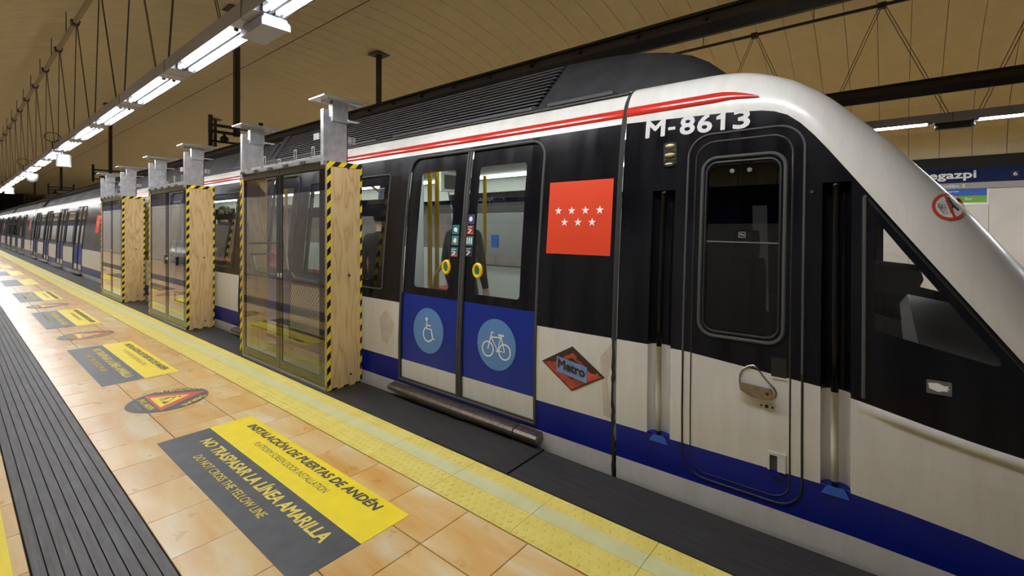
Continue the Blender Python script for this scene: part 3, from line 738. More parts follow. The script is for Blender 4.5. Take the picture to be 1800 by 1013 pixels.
DOORS = []
def car(y0, y1, doors, flag_y, label, detail, lead=False):
    root = empty('metro_car', (TC, y0, -1.0), label, 'train car', 'cars of the metro train')
    o_ = root.location
    # ---------- side walls with door and window openings
    DW = .772
    edges = [y0] + [q for d in doors for q in (d - DW, d + DW)] + [y1]
    wins = []
    for a, b in zip(edges[2::2], edges[3::2]):
        if b - a > 1.2 and b < y1 - .5: wins.append((a + .29, b - .26))
    holes = [rrect(d - DW, d + DW, .135, 2.165, (.0, .13)) for d in doors] + [rrect(a, b, .925, 2.035, .03, 3) for a, b in wins]
    v, f = patch2([(y0, ZW0), (y1, ZW0), (y1, 2.445), (y0, 2.445)], holes)
    idx = [livery(sum(v[k][1] for k in q) / len(q)) for q in f]
    for side in (0, 1):
        vv = [(SX(z), y, z) for y, z in v]
        if side: vv = flip(vv)
        g = G(o_); g.add(vv, f); g.i = idx
        g.build('side_wall', BODY_M, root)
    # roof
    ring = [(x, z) for z, x in PROF if z >= 2.445]; ring = ring + [(2 * TC - x, z) for x, z in ring[::-1][1:]]
    g = G(o_).grid([[(x, y, z) for x, z in ring] for y in (y0, y1)]).build('roof', M_TW, root, True)
    G(o_).box(2.868, 2.90, y0, y1, 2.408, 2.420).build('gutter', M_SEAL, root)
    if lead:
        for a, b in ((1.5, 2.05), (2.2, 4.0), (4.3, 8.4)): G(o_).box(2.93, 3.02, a, b, 2.45, 2.472).build('roof_rail', M_SEAL, root)
    # ends
    for yy in (y0, y1):
        if lead and yy == y0: continue
        G(o_).prism([(2.68, -.8), (2.68, .9), (2.79, 2.1), (2.90, 2.36), (5.10, 2.36), (5.21, 2.1), (5.32, .9), (5.32, -.8)], 'y', yy - .01, yy + .01).build('end_wall', M_TK, root)
    # red raised stripe
    def stripe(a, b):
        zc, h = 2.262, .031; rows = []
        for y in (a, b):
            r_ = []
            for k in range(9):
                q = -1 + k / 4; z = zc + h * q; r_.append((SX(z) - .012 * math.sqrt(max(0, 1 - q * q)) - .001, y, z))
            rows.append(r_)
        return G(o_).grid(rows)
    stripe(y0, y1).build('red_stripe', M_TR, root, True)
    # ---------- windows between the doors
    for a, b in wins:
        vv, ff = patch2(rrect(a, b, .925, 2.035, .03, 3), (), [1.2, 1.5, 1.8])
        g = G(o_).add([(SX(z) + .012, y, z) for y, z in vv], ff)
        w_ = g.build('window', M_TGLASS if detail else M_CARGL, root)
        g = G(o_)
        tube_path(g, rrect(a, b, .925, 2.035, .03, 3), .009, maps(.001)); g.build('window_seal', M_SEAL, w_)
        g = G(o_)
        for zz, hh in ((1.675, .045),): g.add([(SX(z_) + .004, y, z_) for y, z_ in ((a, zz - hh), (b, zz - hh), (b, zz + hh), (a, zz + hh))], [(0, 1, 2, 3)])
        # black painted margins inside the frame
        for p in ([(a, .925), (a + .10, .925), (a + .10, 2.035), (a, 2.035)], [(b - .10, .925), (b, .925), (b, 2.035), (b - .10, 2.035)], [(a, 1.93), (b, 1.93), (b, 2.035), (a, 2.035)], [(a, .925), (b, .925), (b, 1.0), (a, 1.0)]):
            g.add([(SX(z_) + .006, y, z_) for y, z_ in p], [(0, 1, 2, 3)])
        g.build('window_bar', M_TK, w_)
    # ---------- doors
    for di, d in enumerate(doors):
        dr = empty('passenger_door', (TC, d, .13)); dr.parent = root; dr.location = (0, d - y0, 1.13)
        do = (TC, d, .13); DOORS.append((dr, do))
        if lead and di == 0: dr['label'] = 'double sliding door with wheelchair and bicycle discs'
        for sgn, a, b in ((1, d + .028, d + .755), (-1, d - .755, d - .028)):
            rt = .12
            out = rrect(a, b, .145, 2.155, .001, 1)
            if sgn > 0: wy = (d + .16, d + .60)
            else: wy = (d - .60, d - .125)
            win = rrect(wy[0], wy[1], .99, 2.01, .03, 3)
            v2, f2 = patch2(out, [win], Z_CUTS + [.32, .92])
            g = G(do).add([(SX(z) + .012, y, z) for y, z in v2], f2)
            g.i = [0 if zc < .32 else 1 if zc < .92 else 2 for zc in [sum(v2[k][1] for k in q) / len(q) for q in f2]]
            leaf = g.build('door_leaf', [M_TW, M_DOORBLUE, M_TK], dr)
            v2, f2 = patch2(win, (), [1.2, 1.5, 1.8])
            g = G(do).add([(SX(z) + .016, y, z) for y, z in v2], f2); o = g.build('door_glass', M_TGLASS if detail else M_CARGL, dr)
            if detail and di == 0:
                bc = (2.896, 1.185) if sgn > 0 else (2.533, 1.178)
                xb = SX(bc[1]) + .004
                g = G(do).tube([(xb, bc[0] + .038 * math.cos(q * PI / 10), bc[1] + .050 * math.sin(q * PI / 10)) for q in range(20)], .014, 8, 0, True)
                bt = g.build('open_button', M_BTN, dr, True)
                G(do).cyl((xb - .006, bc[0], bc[1]), .030, .012, 'x', 16).build('button_centre', M_BTNG, dr)
        # seals
        g = G(do); tube_path(g, rrect(d - .768, d + .768, .140, 2.160, (.004, .125)), .011, maps(.002), 6); g.build('door_seal', M_SEAL if detail else M_BSEAL, dr)
        g = G(do)
        for e in (.014, -.014): g.tube([(SX(z) + .002, d + e, z) for z in (.14, .5, .83, 1.1, 1.4, 1.8, 2.0, 2.155)], .0125, 6)
        g.build('centre_seal', M_SEAL, dr)
        g = G(do)
        for e in (-.030, .030): g.tube([(SX(z) + .004, d + e, z) for z in (.14, .5, .92)], .006, 5)
        for yy in (d - .757, d + .757): g.tube([(SX(z) + .004, yy, z) for z in (.14, .5, .92)], .008, 5)
        g.tube([(SX(.15) + .004, d - .76, .15), (SX(.15) + .004, d + .76, .15)], .012, 5)
        g.build('lower_seal', M_BSEAL, dr)
        # step
        g = G(do).prism([(2.625, .045), (2.545, .045), (2.530, .058), (2.530, .078), (2.545, .095), (2.625, .105)], 'y', d - .63, d + .63)
        st = g.build('step', M_STEPM, dr)
        for a, b in ((d - .835, d - .636), (d + .636, d + .835)):
            G(do).prism([(2.625, .045), (2.55, .045), (2.535, .058), (2.535, .076), (2.55, .092), (2.625, .102)], 'y', a, b).build('step_end', M_STEPM, dr)
    # flag
    fm = maps(.003)
    g = G(o_)
    a = flag_y + .248
    g.grid([[fm(-y, z) for y in (a, a - .247, a - .494)] for z in (1.34, 1.5, 1.67, 1.837)])
    fl_ = g.build('red_flag_panel', M_FLAG, root)
    g = G(o_)
    for k in range(4): put_poly(g, star2(-(flag_y + .163 - .107 * k), 1.635, .030), maps(.005))
    for k in range(3): put_poly(g, star2(-(flag_y + .1085 - .107 * k), 1.556, .030), maps(.005))
    g.build('white_stars', M_WHITE, fl_)
    # ---------- saloon interior
    yi = y0 + .05; yo = y1 - .05
    G(o_).box(2.72, 5.28, yi, yo, .08, .13).build('saloon_floor', M_INFL, root)
    G(o_).box(2.95, 5.05, yi, yo, 2.22, 2.25).build('saloon_ceiling', M_INW, root)
    for xx in (3.25, 4.75): G(o_).box(xx - .05, xx + .05, yi + .1, yo - .1, 2.195, 2.218).build('saloon_light', M_SAL, root)
    for side in (0, 1):        # inner linings below and above the windows
        if side == 0 and not detail: continue
        g = G(o_)
        for a, b in zip(edges[0::2], edges[1::2]):
            if b - a < .2: continue
            for z0, z1 in ((.13, .92), (2.04, 2.24)):
                vv = [(SX(z) + .05, y, z) for y, z in ((a + .02, z0), (b - .02, z0), (b - .02, z1), (a + .02, z1))]
                g.add(flip(vv) if side else vv, [(0, 1, 2, 3)])
        if side:
            for d in doors:
                vv = [(SX(z) + .05, y, z) for y, z in ((d - .77, .13), (d + .77, .13), (d + .77, 1.16), (d - .77, 1.16))]; g.add(flip(vv), [(0, 1, 2, 3)])
                vv = [(SX(z) + .05, y, z) for y, z in ((d - .77, 1.95), (d + .77, 1.95), (d + .77, 2.24), (d - .77, 2.24))]; g.add(flip(vv), [(0, 1, 2, 3)])
        g.build('inner_lining', M_INW, root)
    # far side door and window glass
    g = G(o_)
    for d in doors: g.add(flip([(SX(z) + .02, y, z) for y, z in ((d - .77, 1.16), (d + .77, 1.16), (d + .77, 1.95), (d - .77, 1.95))]), [(0, 1, 2, 3)])
    for a, b in wins: g.add(flip([(SX(z) + .02, y, z) for y, z in ((a, .925), (b, .925), (b, 2.035), (a, 2.035))]), [(0, 1, 2, 3)])
    g.build('far_side_glass', M_FARGL, root)
    return root, wins, edges

# ---------- lead car, doors at 3.67 m pitch
D1 = [2.709 + 3.67 * k for k in range(4)]
car1, wins1, edges1 = car(1.345, 16.1, D1, 1.628, 'front metro car with white sloping nose and cab door, nearest the viewer', True, True)
o1 = tuple(car1.location)
# --- far cars
for y0, y1, fy, lab in ((16.45, 32.75, 17.25, 'second metro car, red flag panel just beyond the farthest glass screen'),
                        (33.05, 49.4, 33.9, 'third metro car, small in the distance behind the second car'),
                        (49.7, 66.0, 50.5, 'farthest metro car at the vanishing left end of the train')):
    c_, w_, e_ = car(y0, y1, [y0 + 3.57 + 3.67 * k for k in range(4)], fy, lab, False)
    G(c_.location).prism([(3.05, 2.45), (3.25, 2.80), (3.5, 2.86), (4.5, 2.86), (4.75, 2.80), (4.95, 2.45)], 'y', y0 + .5, y1 - .6).build('roof_fairing', M_ROOF, c_)
    for k in range(5):
        yy = y0 + 2 + 2.9 * k
        G(c_.location).add([(3.085, yy, 2.52), (3.085, yy + 1.1, 2.52), (3.215, yy + 1.1, 2.75), (3.215, yy, 2.75)], [(0, 1, 2, 3)]).build('roof_hatch', M_ROOFD, c_)
    G(c_.location).box(2.85, 5.15, y0 - .27, y0 - .02, -.6, 2.30).build('gangway', M_BSEAL, c_)

# ---------- roof equipment of the lead car
FZ = [(.80, 2.50), (.86, 2.55), (.99, 2.67), (1.10, 2.74), (1.27, 2.80), (1.45, 2.84), (1.67, 2.87), (1.95, 2.89), (2.26, 2.90), (7.2, 2.90)]
def fair_pt(y, s):
    zt = interp(y, FZ); zb = 2.44
    # s 0..1 up the side face, leaning inwards with a rounded shoulder
    return (3.05 + .27 * s + .02 * s * s, y, zb + (zt - zb) * (s if s < .9 else s))
g = G(o1)
ys = [.80, .83, .86, .92, .99, 1.10, 1.18, 1.27, 1.36, 1.45, 1.56, 1.67, 1.95, 2.12]
rows = []
for y in ys:
    r_ = [fair_pt(y, k / 6) for k in range(7)]; zt = interp(y, FZ)
    r_ += [(3.40, y, zt + .012), (3.6, y, zt + .02), (4.0, y, zt + .025)]
    rows.append(r_ + [(2 * TC - x, y_, z) for x, y_, z in r_[::-1][1:]])
# shear the rear edge of the dome as in the photograph (its lower corner reaches farther back)
rows[-1] = [(x, y + .16 * max(0, (2.9 - z) / .46), z) for x, y, z in rows[-1]]
g.grid(rows); g.build('roof_dome', M_ROOF, car1, True)
G(o1).prism([(3.12, 2.44), (3.38, 2.87), (4.62, 2.87), (4.88, 2.44)], 'y', 2.2, 7.15).build('louvre_box', M_ROOFD, car1)
for k in range(14):
    s0 = k / 14; x, _, z = fair_pt(4, s0); x2, _, z2 = fair_pt(4, s0 + .036)
    yb_ = 2.14 + .16 * (1 - s0)
    G(o1).prism([(x - .022, z), (x2 - .016, z2), (x2 + .05, z2 + .006), (x + .05, z + .006)], 'y', yb_, 7.05).build('louvre_slat', M_SLAT, car1)
G(o1).prism([(3.05, 2.44), (3.25, 2.80), (3.34, 2.84), (4.66, 2.84), (4.75, 2.80), (4.95, 2.44)], 'y', 7.3, 15.6).build('roof_fairing', M_ROOF, car1)
G(o1).prism([(3.02, 2.44), (3.30, 2.90), (4.7, 2.90), (4.98, 2.44)], 'y', 7.04, 7.2).build('louvre_end_frame', M_ROOF, car1)
for a, b in ((7.5, 8.6), (8.8, 9.9), (10.6, 12.4), (13.0, 14.8)):
    G(o1).add([(3.075, a, 2.50), (3.075, b, 2.50), (3.235, b, 2.785), (3.235, a, 2.785)], [(0, 1, 2, 3)]).build('roof_hatch', M_ROOFD, car1)

# ================================================================== CAB AND NOSE (part of the lead car)
ys = [1.318 - .06 * k for k in range(42)]
ys = [y for y in ys if y > -1.2] + [-1.2]
def strip(zlo, zhi, ya, yb, m, name, nz=1, holes=(), off=0):
    """painted wall area between two curves zlo(y), zhi(y) for yb < y < ya"""
    yy = [ya] + [y for y in ys if yb + .004 < y < ya - .004] + [yb]
    out = [(y, zhi(y)) for y in yy] + [(y, zlo(y)) for y in yy[::-1]]
    v, f = patch2(out, holes, [0, .25, .5, .65, .82, .95, 1.1, 1.25, 1.4, 1.6, 1.8, 1.95, 2.08, 2.15])
    for side in (0, 1):
        vv = [(CX(y, z) - off, y, z) for y, z in v]
        G(o1).add(flip(vv) if side else vv, f).build(name, m, car1)
zl_ = lambda y: interp(y, ZL); zw = lambda y: min(interp(y, ZWT), interp(y, ZL) - .001); zb1 = lambda y: min(interp(y, ZBT), interp(y, ZL) - .002); zb0 = lambda y: min(interp(y, ZBB), interp(y, ZL) - .003); zbot = lambda y: min(-.85, interp(y, ZL) - .004) 
R1 = (1.118, .982); R2 = (.262, .146); RZ0, RZ1 = .318, 1.742
cab_win = rrect(.445, .800, .972, 1.865, .05, 4)
tri = [(.058, 1.548), (.060, 1.065), (.050, 1.058), (-.318, .972), (-.335, .978), (-.330, 1.00), (-.225, 1.150), (-.118, 1.305), (-.03, 1.43), (.048, 1.548)]
segs = [(1.318, R1[0]), (R1[1], R2[0]), (R2[1], -1.2)]
for k, (a, b) in enumerate(segs):
    strip(zw, zl_, a, b, M_TK, 'cab_black_panel', holes=[cab_win] if k == 1 else [tri] if k == 2 else [])
    strip(zb1, zw, a, b, M_TW, 'cab_white_panel')
for a, b in (R1, R2):
    strip(lambda y: RZ1, zl_, a, b, M_TK, 'cab_black_panel')
    strip(zb0, lambda y: min(RZ0, zb1(y)), a, b, M_TB, 'cab_blue_band')
for k, (a, b) in enumerate(segs): strip(zb0, zb1, a, b, M_TB, 'cab_blue_band')
strip(zbot, zb0, 1.318, -1.2, M_TW, 'cab_skirt')
# ledge under the nose window
g = G(o1); rows = []
for y in [.12 - .06 * k for k in range(12)]:
    z = interp(y, ZWT); s_ = min(1, (.12 - y) / .1)
    rows.append([(CX(y, z) - .001, y, z + .001), (CX(y, z) - .012 * s_ - .001, y, z - .006), (CX(y, z) - .014 * s_ - .001, y, z - .030), (CX(y, z - .045) - .001, y, z - .048)])
g.grid(rows).build('nose_ledge', M_TW, car1, True)
# white shoulder band sweeping down the nose, roof and windscreen
g = G(o1); rows = []
for y in ys:
    zl, zt = interp(y, ZL), interp(y, ZT); r_ = []
    x0 = SX(zl) + tap(y); xr = 2.985 + tap(y) * .7
    for k in range(13):
        q = PI / 2 * k / 12; r_.append((x0 + (xr - x0) * (1 - math.cos(q)), y, zl + (zt - zl) * math.sin(q)))
    r_ += [(xr + .06, y, zt + .003), (xr + .16, y, zt - .004), (xr + .19, y, zt - .03)]; rows.append(r_)
for side in (0, 1):
    rr = [[(2 * TC - x, y, z) for x, y, z in r_] if side else r_ for r_ in rows]
    G(o1).grid(rr).build('nose_shoulder', M_TW, car1, True)
for nm, sel, m in (('cab_roof', [y for y in ys if y > .30], M_TW), ('windscreen', [y for y in ys if -.72 < y < .36], M_WSCR), ('nose_front', [y for y in ys if y < -.66], M_TW)):
    rows = []
    for y in sel:
        zt = interp(y, ZT) - .022; xr = 3.12 + tap(y) * .7
        rows.append([(xr + (2 * TC - 2 * xr) * k / 10, y, zt + (.05 if y > .5 else .0) * math.sin(PI * k / 10)) for k in range(11)])
    G(o1).grid(rows).build(nm, m, car1, True)
G(o1).box(2.9 + .5, 5.1 - .5, -1.24, -1.1, -.8, -.3).build('coupler_cover', M_ROOFD, car1)
# vertical handrail recesses
zm = [RZ0, .5, .66, .771, .95, 1.2, 1.5, RZ1]
for a, b, yb_ in ((R1[0], R1[1], 1.052), (R2[0], R2[1], .207)):
    g = G(o1); zs = sorted(set([RZ0, .5, .65, zw((a + b) / 2), 1.0, 1.25, 1.5, RZ1])); ze = zw((a + b) / 2)
    for z0, z1 in zip(zs, zs[1:]):
        rows = []
        for k in range(11):
            q = PI * k / 10; y = (a + b) / 2 + (a - b) / 2 * math.cos(q); dp = .062 * math.sin(q) ** .8
            rows.append([(SX(z0) + dp, y, z0), (SX(z1) + dp, y, z1)])
        g.grid(rows, 0 if z1 <= ze + .001 else 1)
    g.build('handrail_recess', [M_TW, M_TK], car1, True)
    for z, m in ((RZ0, M_TB), (RZ1, M_TK)):
        pts = [(SX(z) + .062 * math.sin(PI * k / 10) ** .8, (a + b) / 2 + (a - b) / 2 * math.cos(PI * k / 10), z) for k in range(11)]
        G(o1).add(pts, [tuple(range(11))]).build('recess_floor', m, car1)
    g = G(o1)
    g.tube([(SX(z) + .006, yb_, z) for z in (RZ0, ZB1 + .03)], .014, 8, 2)
    g.tube([(SX(z) + .006, yb_, z) for z in (ZB1 + .03, .5, ze)], .016, 10, 0).tube([(SX(z) + .006, yb_, z) for z in (ze, 1.1, 1.4, RZ1 - .02)], .016, 10, 1)
    g.tube([(SX(RZ1) + .006, yb_, RZ1 - .02), (SX(RZ1) + .05, yb_, RZ1 - .005)], .016, 8, 1)
    g.build('handrail', [M_TW, M_TK, M_TB], car1, True)
    G(o1).prism([((a + b) / 2 + .055, RZ0 - .045), ((a + b) / 2 - .055, RZ0 - .045), ((a + b) / 2 - .035, RZ0 - .002), ((a + b) / 2 + .03, RZ0 - .002)], 'x', SX(RZ0) - .003, SX(RZ0) + .03).build('handrail_foot', pm('foot_blue', (.02, .12, .55), .35), car1)
# seam between cab and saloon
g = G(o1)
zs = [.82, 1.0, 1.2, 1.4, 1.6, 1.8, 2.0, 2.1, 2.19, 2.28, 2.34, 2.39, 2.425, 2.445]
g.grid([[(SX(z) - .006, 1.352, z), (SX(z) - .009, 1.336, z), (SX(z) - .006, 1.318, z)] for z in zs], 0)
g.add([(SX(2.445) - .006, 1.352, 2.445), (SX(2.445) - .006, 1.318, 2.445), (3.3, 1.318, 2.50), (3.3, 1.352, 2.50)], [(0, 1, 2, 3)], 0)
rows = []; rnd = random.Random(3)
for k in range(26):
    z = -.02 + .84 * k / 25; rows.append([(SX(z) - .004, 1.350 + rnd.uniform(-.006, .002), z), (SX(z) - .004, 1.326 + rnd.uniform(-.006, .008), z)])
g.grid(rows, 1); g.build('seam_strip', [pm('seam_rubber', (.035, .034, .033), .7, spec=.2), M_BSEAL], car1)
# red stripe on the cab, tapering out
rows = []
for y in [1.318 - .045 * k for k in range(18)]:
    h = .031 * min(1, max(.02, (y - .545) / .22) ** .6) if y > .545 else .0004
    zc = 2.262 - (0 if y > .72 else .30 * (.72 - y) ** 1.25)
    r_ = []
    for k in range(9):
        q = -1 + k / 4; z = zc + h * q; r_.append((CX(y, z) - .011 * math.sqrt(max(0, 1 - q * q)) - .0015, y, z))
    rows.append(r_)
G(o1).grid(rows).build('red_stripe', M_TR, car1, True)
# cab door: two seals, window, handle, keyhole, notch
cd = empty('cab_door', (0, 0, 0), 'driver cab door with rounded window and steel lever handle'); cd.parent = car1; cd.location = (2.62 - TC, .63 - 1.345, .15 + 1.0); del cd['label']
co = (2.62, .63, .15)
g = G(co)
outer = rrect(.336, .912, .150, 2.052, (.12, .125), 7)
up = [p for p in outer if p[1] > .81]; low = [p for p in outer if p[1] < .81]
side = [.81, 1.0, 1.2, 1.4, 1.6, 1.8]
tube_path(g, [(.912, z) for z in side] + up + [(.336, z) for z in side[::-1]], .0065, mapc(.001), 6, False); g.build('outer_seal', M_SEAL, cd)
g = G(co); tube_path(g, [(.336, .81), (.336, .5)] + low + [(.912, .5), (.912, .81)], .0055, mapc(.0), 6, False)
g.build('outer_seal_lower', M_BSEAL, cd)
g = G(co); tube_path(g, rrect(.386, .868, .180, 2.008, (.085, .10), 7), .0032, mapc(.0), 6); g.build('inner_gap', M_BSEAL, cd)
g = G(co); tube_path(g, rrect(.390, .864, .184, 2.004, (.083, .098), 7), .0009, mapc(.003), 4); g.build('edge_glint', M_CHROME, cd)
g = G(co); tube_path(g, rrect(.418, .828, .935, 1.912, .075, 6), .010, mapc(.001), 8); g.build('window_seal', M_SEAL, cd)
g = G(co); tube_path(g, rrect(.440, .806, .960, 1.885, .058, 6), .006, mapc(.002), 6); g.build('window_inner_seal', M_BSEAL, cd)
v, f = patch2(cab_win, (), [1.2, 1.5, 1.8]); G(co).add([(SX(z) + .010, y, z) for y, z in v], f).build('cab_window_glass', M_DGLASS, cd)
g = G(co).tube([(SX(1.44) + .003, .797, 1.444), (SX(1.44) + .003, .448, 1.440)], .006, 6); g.build('window_bar', M_BSEAL, cd)
for yy in (.674, .588): G(co).cyl((SX(1.83) - .004, yy, 1.832), .012, .012, 'x', 12).build('window_lock', pm('dull_disc', (.16, .16, .15), .5), cd)
g = G(co).box(SX(1.5) + .004, SX(1.5) + .007, .60, .636, 1.468, 1.50); g.build('etched_mark', M_BSEAL, cd)
g = G(co); put_stroke(g, rrect(-.634, -.602, 1.470, 1.498, .003, 2), .002, lambda u, v: (SX(v) + .002, -u, v), 0, True); put_stroke(g, [(-.628, 1.488), (-.618, 1.484), (-.608, 1.482)], .005, lambda u, v: (SX(v) + .002, -u, v)); g.build('etched_lines', M_GREYSTRIP, cd)
# handle: teardrop dish and lever
dish = [(.552, .812), (.575, .805), (.600, .785), (.614, .755), (.617, .72), (.612, .69), (.598, .672), (.56, .658), (.51, .652), (.475, .655), (.452, .672), (.446, .697), (.456, .718), (.482, .742), (.512, .775), (.53, .803)]
g = G(co); n_ = len(dish); cy, cz = .535, .715
rim = [(CX(y, z) - .008, y, z) for y, z in dish]; rim0 = [(CX(y, z) + .002, cy + (y - cy) * 1.06, cz + (z - cz) * 1.06) for y, z in dish]; inn = [(CX(y, z) + .012, cy + (y - cy) * .80, cz + (z - cz) * .80) for y, z in dish]
g.grid([rim0, rim, inn], 0, True).add(inn, [tuple(range(n_))]); g.build('handle_dish', M_CHROME, cd, True)
g = G(co).prism([(.60, .722), (.607, .712), (.607, .690), (.60, .683), (.49, .668), (.462, .676), (.458, .700), (.47, .715), (.49, .716)], 'x', SX(.7) - .034, SX(.7) - .016); lv = g.build('lever', M_CHROME, cd)
G(co).cyl((SX(.7) - .040, .479, .694), .022, .03, 'x', 16).build('pivot', M_CHROME, cd); G(co).cyl((SX(.7) - .0415, .479, .694), .008, .003, 'x', 10).build('key_hole', M_BSEAL, cd)
g = G(co).prism([(.520, .629), (.512, .634), (.462, .634), (.453, .628), (.455, .618), (.487, .602), (.517, .618)], 'x', CX(.49, .62) - .005, CX(.49, .62)); lk = g.build('lock_plate', M_TW, cd)
for yy, rr in ((.512, .005), (.488, .009), (.462, .005)): G(co).cyl((CX(.49, .62) - .0065, yy, .621), rr, .003, 'x', 10).build('lock_hole', M_BSEAL, cd)
g = G(co)
fr_ = [(.484, .398), (.404, .402), (.404, .312), (.484, .306)]
for z0, z1, y0, y1 in ((.386, .402, .404, .484), (.310, .3858, .404, .440), (.310, .3858, .474, .484)): g.box(SX(.35) - .007, SX(.35), y0, y1, z0, z1)
g.build('notch_frame', M_TW, cd)
G(co).box(SX(.35) - .001, SX(.35) - .0005, .440, .474, .312, .386).build('notch_recess', M_SEAL, cd)
G(co).box(SX(.3) - .010, SX(.3), .415, .474, .287, .299).build('notch_sill', M_TB, cd)
G(co).box(SX(.82) - .002, SX(.82), .402, .470, .775, .872).build('black_socket', M_BSEAL, cd); G(co).box(SX(.77) - .004, SX(.77), .402, .470, .766, .774).build('socket_lip', M_TW, cd)
# marker lamps
g = G(o1).prism(rrect(.980, 1.060, 1.872, 2.030, .02, 4), 'x', SX(1.95) - .006, SX(1.95) + .01); ml = g.build('marker_lamp', M_BSEAL, car1)
for zz in (2.008, 1.953, 1.897): G(o1).sphere((SX(zz) - .004, 1.021, zz), .034, 12, 8, 0, (.55, 1, .42)).build('lamp_lens', M_LAMPA if zz > 1.93 else M_CHROME, ml, True)
for zz in (1.980, 1.925):
    for yy in (1.049, .993): G(o1).sphere((SX(zz) - .008, yy, zz), .006, 8, 5).build('screw', M_CHROME, ml)
# number
g = G(o1); nm_ = lambda u, v: (CX(-u, v) - .003, -u, v)
for ch, ya_, yb_, z0, cap in (('M', 1.180, 1.066, 2.078, .104), ('8', .968, .889, 2.072, .104), ('6', .868, .793, 2.070, .102), ('3', .675, .597, 2.067, .102)):
    put_text(g, ch, nm_, -ya_, z0, cap, ya_ - yb_, .030)
put_poly(g, rrect(-1.043, -1.000, 2.108, 2.126, .001, 1), nm_)
put_poly(g, [(-.744, 2.068), (-.720, 2.068), (-.720, 2.172), (-.738, 2.172), (-.748, 2.160), (-.768, 2.150), (-.768, 2.132), (-.744, 2.140)], nm_)
g.build('car_number_lettering', pm('number_grey_white', (.55, .53, .51), .5), car1)
G(o1).cyl((SX(1.70) - .004, .305, 1.70), .008, .01, 'x', 10).build('small_socket', M_SEAL, car1)
# nose side window
v, f = patch2(tri, (), [1.1, 1.2, 1.3, 1.4]); G(o1).add([(CX(y, z) + .008, y, z) for y, z in v], f).build('nose_side_glass', M_CABGL, car1)
v, f = patch2(tri, (), [1.1, 1.2, 1.3, 1.4]); G(o1).add(flip([(CX(y, z) + .008, y, z) for y, z in v]), f).build('nose_side_glass', M_CABGL, car1)
g = G(o1); wo = [(.098, .752), (.097, 1.2), (.097, 1.66), (.092, 1.672)]; tube_path(g, wo, .009, mapc(.001), 6, False)
g.build('nose_window_seal', M_SEAL, car1)
g = G(o1); tube_path(g, [(.085, 1.655), (.0, 1.535), (-.12, 1.365), (-.25, 1.18), (-.40, .965)], .006, mapc(.001), 6, False); g.build('nose_window_edge', M_BSEAL, car1)
# stickers on the nose
def disc_sign():
    mp = mapc(.003); mp2 = mapc(.0045); u0, v0, r = .197, 1.617, .062
    g = G(o1); rg = lambda k: [mp(*p) for p in circ2(u0, v0, r * k, 36)]
    g.grid([rg(1.0), rg(.8)], 0, True); s = g.build('prohibition_sticker', M_RSIGN, car1)
    put_poly(G(o1), circ2(u0, v0, r * .8, 36), mp)
    g = G(o1); put_poly(g, circ2(u0, v0, r * .82, 36), mapc(.0022)); g.build('white_ground', M_WHITE, s)
    g = G(o1); put_stroke(g, [(u0 - .012 + .026 * q / 8, v0 + .050 - .102 * q / 8) for q in range(9)], .010, mapc(.0055)); g.build('red_bar', M_RSIGN, s)
    g = G(o1)
    put_stroke(g, [(u0 - .040, v0 + .010), (u0 - .012, v0 + .026), (u0 + .002, v0 - .030), (u0 - .022, v0 - .036)], .0022, mp2, 0, True)
    for q in (-.034, -.021): put_stroke(g, rrect(u0 + q - .005, u0 + q + .005, v0 - .008, v0 + .008, .001, 1), .0018, mp2, 0, True)
    put_stroke(g, [(u0 + .0, v0 + .032), (u0 + .012, v0 + .006), (u0 + .030, v0 - .018)], .008, mp2); put_stroke(g, [(u0 + .012, v0 + .006), (u0 + .004, v0 - .022)], .005, mp2)
    put_poly(g, circ2(u0 - .002, v0 + .038, .006, 10), mp2)
    g.build('black_pictogram', M_BLACKPRINT, s)
disc_sign()
g = G(o1); put_poly(g, rrect(.113, .192, .825, .882, .004, 2), mapc(.003)); hs = g.build('hand_sticker', pm('sticker_grey', (.13, .12, .12), .5), car1)
g = G(o1); put_poly(g, [(.119, .868), (.150, .872), (.170, .863), (.184, .866), (.178, .858), (.186, .852), (.176, .848), (.182, .842), (.166, .842), (.150, .836), (.122, .846)], mapc(.0045)); g.build('white_hand', M_WHITE, hs)
# cab inside: bulkhead, floor, desk, driver seat
G(o1).prism([(2.69, -.5), (2.69, .9), (2.80, 2.1), (2.90, 2.36), (5.10, 2.36), (5.20, 2.1), (5.31, .9), (5.31, -.5)], 'y', 1.20, 1.30).build('cab_bulkhead', pm('cab_grey', (.10, .10, .10), .7), car1)
G(o1).box(2.74, 5.26, -.8, 1.2, .05, .10).build('cab_floor', M_INFL, car1)
G(o1).box(2.86, 5.14, .55, 1.2, 2.25, 2.28).build('cab_ceiling', pm('cab_grey', (.10, .10, .10), .7), car1)
dk = G(o1).prism([(-.62, .10), (-.20, .10), (-.05, .88), (-.10, .96), (-.45, .90), (-.62, .55)], 'x', 2.90, 5.10).build('control_desk', pm('desk_grey', (.13, .135, .14), .5), car1)
cs = G(o1)
cs.prism(rrect(3.35, 3.85, .52, .64, .05, 4), 'y', .25, .75).prism(rrect(3.36, 3.84, .62, 1.30, .10, 5), 'y', .72, .86).prism(rrect(3.46, 3.74, 1.30, 1.50, .06, 4), 'y', .74, .85).cyl((3.6, .5, .10), .06, .42, 'z', 12)
cs.build('driver_seat', pm('seat_black', (.015, .015, .017), .7), car1)
g = G(o1).prism([(.10, 1.20), (-.05, 1.19), (-.10, 1.22), (-.12, 1.27), (-.11, 1.31), (.10, 1.33)], 'x', 3.0, 3.5); g.build('cab_console', pm('seat_black', (.015, .015, .017), .7), car1)

